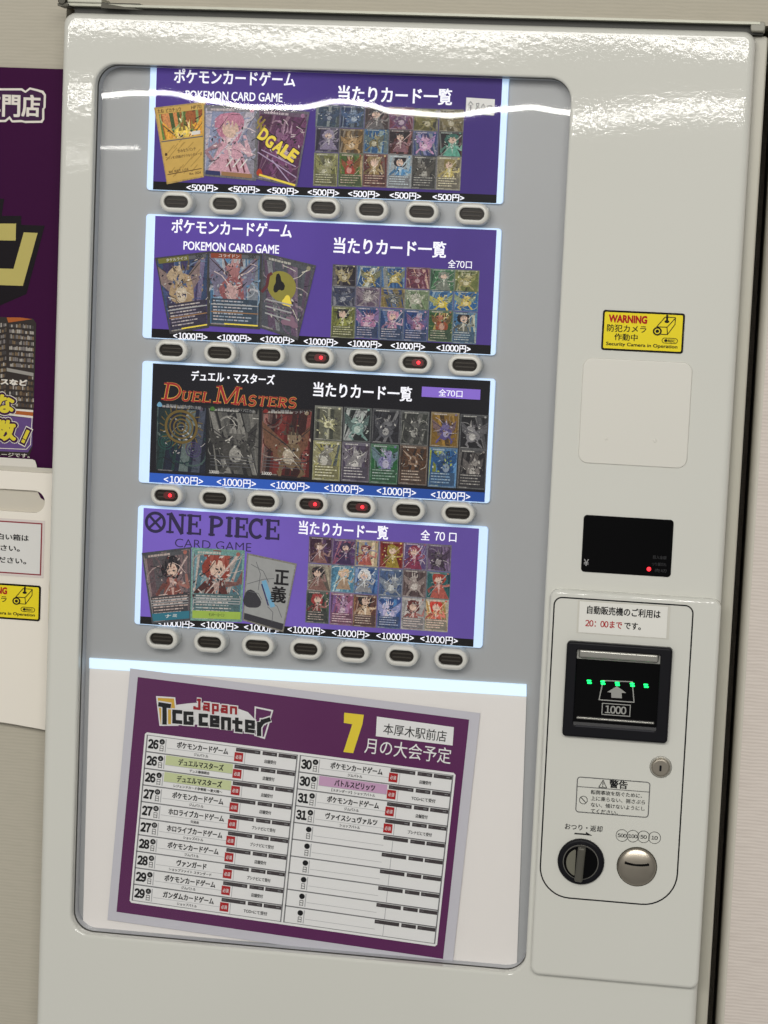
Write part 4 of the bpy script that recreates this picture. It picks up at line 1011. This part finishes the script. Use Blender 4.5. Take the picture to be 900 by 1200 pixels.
for ch, u0, u1, vt, vb, sl, t in (('J', 227.5, 235.5, 818, 831.5, .1, .0030), ('a', 238.5, 246, 822.5, 832.5, .1, .0027), ('p', 249, 256.5, 824, 833.5, .1, .0027), ('a', 259.5, 267, 825.5, 835, .1, .0027), ('n', 270, 278, 827, 836, .1, .0027)):
    block(ch, u0, u1, vt, vb, sl, logo_w, t + .0026, Y4); block(ch, u0, u1, vt, vb, sl, logo_r, t, Y4 - .0005)
for ch, u0, u1, vt, vb, sl, t in (('T', 186.5, 200, 822.5, 847, .16, .0054), ('C', 203, 213.5, 831, 847.5, .08, .0046), ('G', 216, 226.5, 833, 849, .05, .0044), ('c', 234, 243.5, 836, 850, .05, .0046), ('e', 247, 257, 838, 851, .08, .0042), ('n', 260, 270.5, 839.5, 854, .1, .0044), ('t', 272.5, 284.5, 842.5, 856.5, .12, .0044), ('e', 288, 298.5, 843, 857.5, .12, .0042), ('r', 302, 316, 844, 862, -.2, .0052)):
    block(ch, u0, u1, vt, vb, sl, logo_w, t + .0030, Y4 - .0001); block(ch, u0, u1, vt, vb, sl, ink_m, t, Y4 - .0006)
lg.build('logo', POST)

# ------------------------------------------------------------------ notes and stickers
cn = MB(); Yn = .0218
q = [at(546, 115.5, Yn), at(583.5, 117, Yn), at(579.5, 134, Yn), at(545.5, 132, Yn)]
q = [at(546.5, 114.2, Yn), at(580, 116.3, Yn), at(579, 135.5, Yn), at(545.6, 132.5, Yn)]
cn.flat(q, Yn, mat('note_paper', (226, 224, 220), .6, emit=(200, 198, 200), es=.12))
note = cn.build('count_note'); tag(note, 'small torn white handwritten slip taped on the top purple panel', 'note')
ct_ = MB(); pen = mat('pencil_line', (86, 84, 88), .7)
def hw(strokes, u, v, w_, h_):
    for s in strokes: ct_.stroke([at(u + a * w_, v + b * h_, Yn) for a, b in s], .0007, Yn - .0003, pen)
hw([[(0, .45), (.5, 0), (1, .4)], [(.25, .48), (.75, .5)], [(.5, .45), (.5, .95)], [(.2, .72), (.8, .74)], [(0, 1), (1, .98)]], 548.5, 119, 6, 10)
hw([[(.7, .1), (.2, .15), (.3, .45), (.8, .7), (.5, 1), (.1, .8), (.7, .3), (.7, .1)]], 557, 120, 6, 10)
hw([[(.5, .1), (.1, .5), (.4, .95), (.8, .6), (.5, .1)]], 563.5, 121, 6, 9)
hw([[(.1, .2), (.9, .15), (.85, .9), (.1, .95), (.1, .2)]], 571, 122.5, 5.5, 8.5)
ct_.build('handwriting', note)

def sticker(name, quad, Y, label, shift=None):
    """quad TL TR BR BL (x, z)"""
    yel = mat('sticker_yellow', (232, 212, 44), .3, var=.03, vscale=60)
    m_ = MB()
    xs0 = (quad[0][0] + quad[3][0]) / 2; xs1 = (quad[1][0] + quad[2][0]) / 2; zs1 = (quad[0][1] + quad[1][1]) / 2; zs0 = (quad[2][1] + quad[3][1]) / 2
    m_.solid(rr(xs0, zs0, xs1, zs1, .003), Y - .0006, Y, mat('sticker_black', (20, 18, 16), .3), .0002)
    o = m_.build(name, origin=((xs0 + xs1) / 2, Y, (zs0 + zs1) / 2))
    b_ = MB(); w_ = xs1 - xs0; h_ = zs1 - zs0
    b_.flat(rr(xs0 + .0022, zs0 + .0022, xs1 - .0022, zs1 - .0022, .0015, 4)(0), Y - .0009, yel)
    b_.build('yellow_field', o)
    l_ = MB(); Yt = Y - .0012
    def p(u, v): return (xs0 + u * w_, zs1 - v * h_)
    l_.text('WARNING', p(.075, .205), p(.545, .205), .20 * h_, Yt, red_m, .05, 0, True)
    l_.text('防犯カメラ', p(.06, .44), p(.54, .44), .185 * h_, Yt, ink_m, .012, 0, True)
    l_.text('作動中', p(.155, .655), p(.44, .655), .175 * h_, Yt, ink_m, .012, 0, True)
    l_.text('Security Camera in Operation', p(.06, .845), p(.93, .845), .115 * h_, Yt, ink_m, .022, 0, True)
    for s in ([(.665, .36), (.76, .11), (.885, .11), (.885, .28), (.80, .54), (.70, .54)], [(.665, .36), (.79, .36), (.885, .13)], [(.79, .36), (.80, .54)], [(.665, .36), (.66, .42)]):
        l_.stroke([p(*q_) for q_ in s], .0009, Yt, ink_m)
    l_.stroke([p(.785, .06), p(.785, .22)], .0022, Yt - .0001, ink_m); l_.flat([p(.785 + .03 * math.cos(t), .22 + .035 * math.sin(t)) for t in [k * .524 for k in range(12)]], Yt - .0001, ink_m)
    for r_, mm in ((.055, ink_m), (.035, yel), (.022, ink_m)): l_.flat([p(.675 + r_ * math.cos(t), .47 + r_ * 1.95 * math.sin(t)) for t in [k * .3927 for k in range(16)]], Yt - .0002 - (.055 - r_) * .004, mm)
    l_.ring(lambda i: [(x, z) for x, z in rr(p(.735, .76)[0], p(.735, .76)[1], p(.93, .62)[0], p(.93, .62)[1], .0032, 5)(i)], .0007, Yt, ink_m)
    l_.text('●REC', p(.765, .69), p(.90, .69), .075 * h_, Yt, ink_m, .03, 0, True)
    l_.build('lettering', o)
    tag(o, label, 'sticker', 'yellow security camera warning stickers')
    return o
sticker('warning_sticker', [at(706, 364.3), at(803, 366), at(800.3, 414.2), at(705, 410.5)], -.0003, 'yellow security camera warning sticker on the vending machine above the blank square cover')

hn = MB(); YN = PY - .0004
n0 = at(679.6, 704.2); n1 = at(782.4, 711.2); n2 = at(781, 748); n3 = at(677.8, 740.6)
hn.flat([(x * KP, 1.55 + (z - 1.55) * KP) for x, z in ((-.1538, 1.1695), (-.0534, 1.1697), (-.0532, 1.1333), (-.1537, 1.1335))], YN - .0006, mat('notice_paper', (222, 221, 214), .45))
hn.flat([(x * KP, 1.55 + (z - 1.55) * KP) for x, z in ((-.1560, 1.1705), (-.0505, 1.1707), (-.0503, 1.1322), (-.1558, 1.1324))], YN, mat('clear_tape', (202, 200, 190), .22))
hour = hn.build('hours_notice'); tag(hour, 'small white opening hours notice taped on the coin panel above the bill acceptor', 'notice')
ht = MB(); Yh = YN - .0009
T(ht, '自動販売機のご利用は', (688, 713.3), (774, 721), 10, ink_m, Y=Yh, bold=.022)
T(ht, '20：00まで', (686, 730), (729, 732.8), 8.5, red_m, Y=Yh, bold=.022); T(ht, 'です。', (731.5, 733.2), (751, 734.2), 8.5, ink_m, Y=Yh, bold=.022)
ht.build('lettering', hour)

# ------------------------------------------------------------------ left: poster and white board on the wall
YP = WY - .004
shop_m = mat('poster_violet', (58, 16, 56), .5, var=.10, vscale=5, spec=.05)
def A(u, v, Y=YP): return at(u, v, Y)
x1t = A(74.5, 81)[0]
zT = A(30, 79.6)[1]; zB = A(40, 548)[1]
sp = MB()
n = 24; L0 = []
for k in range(n + 1):
    z = zT + (zB - .02 - zT) * k / n
    t = k / n
    bow = .0035 * math.exp(-((t - .66) / .12) ** 2)
    L0.append((x1t + .002 - bow * .6 - t * .001, z, -.006 * math.exp(-((t - .66) / .15) ** 2)))
i0 = len(sp.v); k_ = sp.m(shop_m)
for (x, z, dy) in L0: sp.v += [(-1.30, YP, z), (x - .02, YP, z), (x, YP + dy * .0, z)]
for k in range(n):
    for j in range(2):
        a = i0 + k * 3 + j; sp.f.append((a, a + 3, a + 4, a + 1)); sp.mi.append(k_)
shop = sp.build('shop_poster'); tag(shop, 'dark purple shop poster with gold lettering on the wall left of the machine', 'poster')
sg = MB(); Ys = YP - .0004
cream = mat('poster_cream', (222, 216, 206), .45); gold = mat('poster_gold', (184, 172, 100), .4, var=.06, vscale=20); dkp = mat('poster_black', (18, 12, 18), .4); dpur = mat('poster_dark_purple', (58, 22, 62), .4)
orange_p = mat('poster_orange', (168, 92, 44), .45); ylw = mat('poster_lemon', (212, 196, 58), .4)
def AP(pts, m_, Y): sg.flat([A(u, v) for u, v in pts], Y, m_)
# outlined shop kind words
cl = [(-90, 103.5), (26, 103.5), (30, 106.5), (35, 102.5), (44, 104.5), (51, 106.5), (54, 111), (53.5, 126), (52, 128), (52, 140), (49.5, 144), (30, 144.2), (26, 143.2), (14, 143.5), (11, 139.5), (7, 143), (-90, 143)]
AP(cl, cream, Ys)
AP([(-90, 106), (25, 106), (30, 109), (35.5, 105), (43.5, 107), (49, 109), (51.5, 112), (51, 126), (49.5, 127.5), (49.5, 139.5), (47.5, 141.5), (29, 141.6), (25, 140.6), (15, 141), (11.5, 136), (6, 140.5), (-90, 140.5)], dpur, Ys - .0002)
for ch, u0, u1 in (('専', -21, .8), ('門', 2.8, 24), ('店', 25.5, 47.5)):
    sg.text(ch, A(u0, 124), A(u1, 124.3), .0268, Ys - .0004, cream, .035, 0, True)
# big gold letter stroke on its dark ground
AP([(-40, 232), (5, 233), (2, 253), (25, 253), (25, 263.5), (52.5, 264.5), (31, 344.5), (0, 358), (-40, 362)], dkp, Ys)
AP([(-30, 262), (19, 262), (18.5, 282), (-30, 281)], gold, Ys - .0002)
AP([(28, 272.3), (44.3, 273), (27, 335), (-30, 333), (-30, 314), (16, 315)], gold, Ys - .0002)
# photo strip of shelves
AP([(-60, 368), (39, 373.5), (42.5, 379), (38, 524), (34, 535), (-60, 531)], mat('photo_ground', (52, 46, 44), .45, var=.3, vscale=90), Ys)
shm = [mat('photo_grey', (112, 106, 104), .45, var=.4, vscale=240), mat('photo_tan', (112, 96, 74), .45, var=.4, vscale=240)]
rs = random.Random(11)
box_inks = [mat('photo_box_%s' % n_, c_, .45, var=.25, vscale=300) for n_, c_ in (('grey', (120, 114, 112)), ('dark', (70, 66, 66)), ('tan', (116, 98, 76)), ('light', (164, 158, 150)), ('brown', (86, 70, 58)))]
for k in range(15):
    v = 378 + k * 6.6
    if v > 474: break
    for (ua, ub, dv) in ((-30, 7.5, -.55), (11, 39.8, .22)):
        u = ua
        while u < ub - .6:
            w_ = rs.uniform(1.2, 2.4); u2 = min(u + w_ - .25, ub); hh = rs.uniform(3.2, 5.0)
            v_ = v + (u - ua) * dv * .35 + (0 if ua > 0 else 6)
            pick = rs.choice(box_inks[:4] if v < 428 else box_inks[1:])
            if not (ua > 0 and 430 < v_ + 2 < 441): AP([(u, v_ + 5.4 - hh), (u2, v_ + 5.4 - hh), (u2, v_ + 5.2), (u, v_ + 5.2)], pick, Ys - .0002)
            u += w_
AP([(8, 431), (39.5, 437), (39.5, 441), (8, 435)], mat('photo_light', (150, 146, 140), .45), Ys - .0003)
AP([(8, 372), (24, 372), (38, 374), (10, 378)], orange_p, Ys - .0003)
AP([(5, 478), (39, 480.5), (38.8, 490), (5, 486)], cream, Ys - .0003); AP([(5, 480), (39, 483), (38.8, 487.5), (5, 484)], orange_p, Ys - .0004)
AP([(5, 487), (38.7, 490), (38, 522), (33, 530), (-40, 527)], mat('photo_violet', (96, 72, 126), .45, var=.15, vscale=120), Ys - .0003)
sg.text('ワンピースなど', A(-41, 446), A(32.5, 447.5), .0075, Ys - .0008, cream, .05, 0, True)
sg.stroke([A(-30, 524), A(31, 526.5), A(36, 521), A(38, 488)], .0008, Ys - .0005, cream)
def outlined(ch, u0, v0, u1, v1, h, yy):
    A1, B1 = A(u0, v0), A(u1, v1)
    for e, bold, m_, dy in ((.0036, .13, cream, 0), (.0027, .11, dpur, .0002), (.0, .05, ylw, .0004)):
        sg.text(ch, (A1[0] - e, A1[1]), (B1[0] + e, B1[1]), h + 2 * e, yy - dy, m_, bold, 0, False)
outlined('な', -6, 472.5, 17.5, 473.5, .0225, Ys - .001); outlined('数', -8, 503.5, 19.5, 504.5, .0260, Ys - .001)
for wd, m_, dy in ((.0098, cream, 0), (.0080, dpur, .0002), (.0042, ylw, .0004)):
    e_ = 0 if m_ is ylw else .0030 if m_ is cream else .0020
    for (p_, q_) in (((33.5, 504.5), (29.2, 513.8)), ((28.4, 515.6), (27.2, 518.2))):
        a_, b_ = A(*p_), A(*q_); d_v = Vector((b_[0] - a_[0], b_[1] - a_[1])).normalized() * e_
        sg.stroke([(a_[0] - d_v.x, a_[1] - d_v.y), (b_[0] + d_v.x, b_[1] + d_v.y)], wd, Ys - .001 - dy, m_)
sg.text('※写真はイメージです。', A(-42, 531), A(35, 533), .0052, Ys - .0004, cream, .01, 0, True)
sg.build('lettering', shop)

# white board with a hand slot, leaning on the wall under the poster
YB = WY - .012
wb_m = mat('white_board', (231, 225, 213), .5, var=.015, vscale=10)
back_m = mat('board_backing', (196, 190, 176), .6, var=.03, vscale=30)
def Bp(u, v): return at(u, v, YB)
rx = at(67, 560, YB)[0] + .012
out = [(-1.30, Bp(0, 551)[1]), (rx, Bp(50, 552)[1]), (rx, Bp(50, 860)[1])] + [(rx - .03 - .012 * k, Bp(54 - 12 * k, 858.5 - 2.6 * k)[1]) for k in range(0, 6)] + [(-1.30, Bp(-60, 842)[1])]
zS0, zS1 = Bp(30, 600)[1], Bp(30, 574)[1]
sx1 = at(53.5, 585, YB)[0]
wb = MB()
zt_, zbm = out[0][1], Bp(20, 850)[1]
outer = lambda i: [(rx - i, zt_ - i), (-1.30, zt_ - i), (-1.30, zbm + .004 + i), (rx - .10, zbm + .0035 + i), (rx - .05, zbm + .0015 + i), (rx - i, zbm - .0045 + i)]
# board made round its slot: upper strip, lower field, right end
def slab(pts, y0, y1, m_):
    wb.flat(pts, y0, m_)
    a = sum(p[0] * q_[1] - q_[0] * p[1] for p, q_ in zip(pts, pts[1:] + pts[:1]))
    if a < 0: pts = pts[::-1]
    for p, q_ in zip(pts, pts[1:] + pts[:1]): wb.poly([(p[0], y1, p[1]), (q_[0], y1, q_[1]), (q_[0], y0, q_[1]), (p[0], y0, p[1])], m_)
zc = (zS0 + zS1) / 2; rS = (zS1 - zS0) / 2
end = [(sx1 - rS + rS * math.cos(t), zc + rS * math.sin(t)) for t in [math.pi / 2 - math.pi * k / 14 for k in range(15)]]
slab([(-1.30, zt_), (rx, zt_), (rx, zbm - .0045), (rx - .03, zbm - .001), (rx - .06, zbm + .002), (rx - .11, zbm + .0055), (-1.30, zbm + .012), (-1.30, zS0)] + end[::-1] + [(-1.30, zS1)], YB - .003, YB + .003, wb_m)
board = wb.build('white_board'); tag(board, 'white board with a long rounded slot hanging below the purple poster', 'board')
bk = MB(); bk.rect(-1.30, zS0 - .006, sx1 + .006, zS1 + .006, YB + .0032, back_m)
lf = [(sx1 - .0145, zS1 + .002), (sx1 + .004, zS1 + .002), (sx1 + .004, zc - .006), (sx1 - .0035, zc + .0015), (sx1 - .0105, zc + .009)]
bk.flat([at(43.5, 574, YB), at(49, 577, YB), at(54.5, 585, YB), at(53.5, 588, YB), at(47, 584, YB), at(44, 578, YB)], YB + .0028, shop_m)
# raised tab above the board
bk.flat([(-1.30, at(0, 536, YB)[1]), at(37, 538.5, YB), at(40, 540, YB), at(42, 546, YB), at(42, 560, YB), (-1.30, at(0, 556, YB)[1])], YB + .0034, mat('tab_white', (212, 208, 198), .5))
bk.rect(-1.30, zt_ - .005, rx, zt_ + .0055, YB + .0031, mat('tab_grey', (190, 186, 174), .5))
bk.build('backing_strip', board)

rn = MB(); YR = YB - .0034
rx1 = at(49.2, 640, YR)[0]; rz1 = at(30, 611.8, YR)[1]; rz0 = at(30, 673.2, YR)[1]
rn.rect(-1.05, rz0, rx1, rz1, YR - .0006, mat('notice_red', (136, 30, 44), .5)); rn.rect(-1.048, rz0 + .0016, rx1 - .0016, rz1 - .0016, YR - .0009, paper_m)
rn.flat([(-1.053, rz0 - .003), (rx1 + .003, rz0 - .003), (rx1 + .003, rz1 + .003), (-1.053, rz1 + .003)], YR - .0003, mat('laminate_edge', (214, 204, 198), .3))
rno = rn.build('box_notice'); tag(rno, 'white notice with a dark red border on the white board', 'notice')
rt = MB()
for s, u0, u1, v in (('機械から出た白い箱は', -60, 34, 628), ('お持ち帰りください。', -70, 23.5, 640.3), ('捨てないでください。', -62, 31, 655)):
    rt = MB(); rt.text(s, at(u0, v - 1.5, YR), at(u1, v + .6, YR), .0078, YR - .0012, ink_m, .022, 0, True); rt.build('lettering', rno)

s2x1 = at(48.6, 705, YB)[0]; s2z1 = at(28, 684.6, YB)[1]; s2z0 = at(28, 726.2, YB)[1]
sticker('warning_sticker', [(s2x1 - .0925, s2z1), (s2x1, s2z1), (s2x1, s2z0), (s2x1 - .0925, s2z0)], YB - .0034, 'yellow security camera warning sticker on the white board under the red bordered notice')
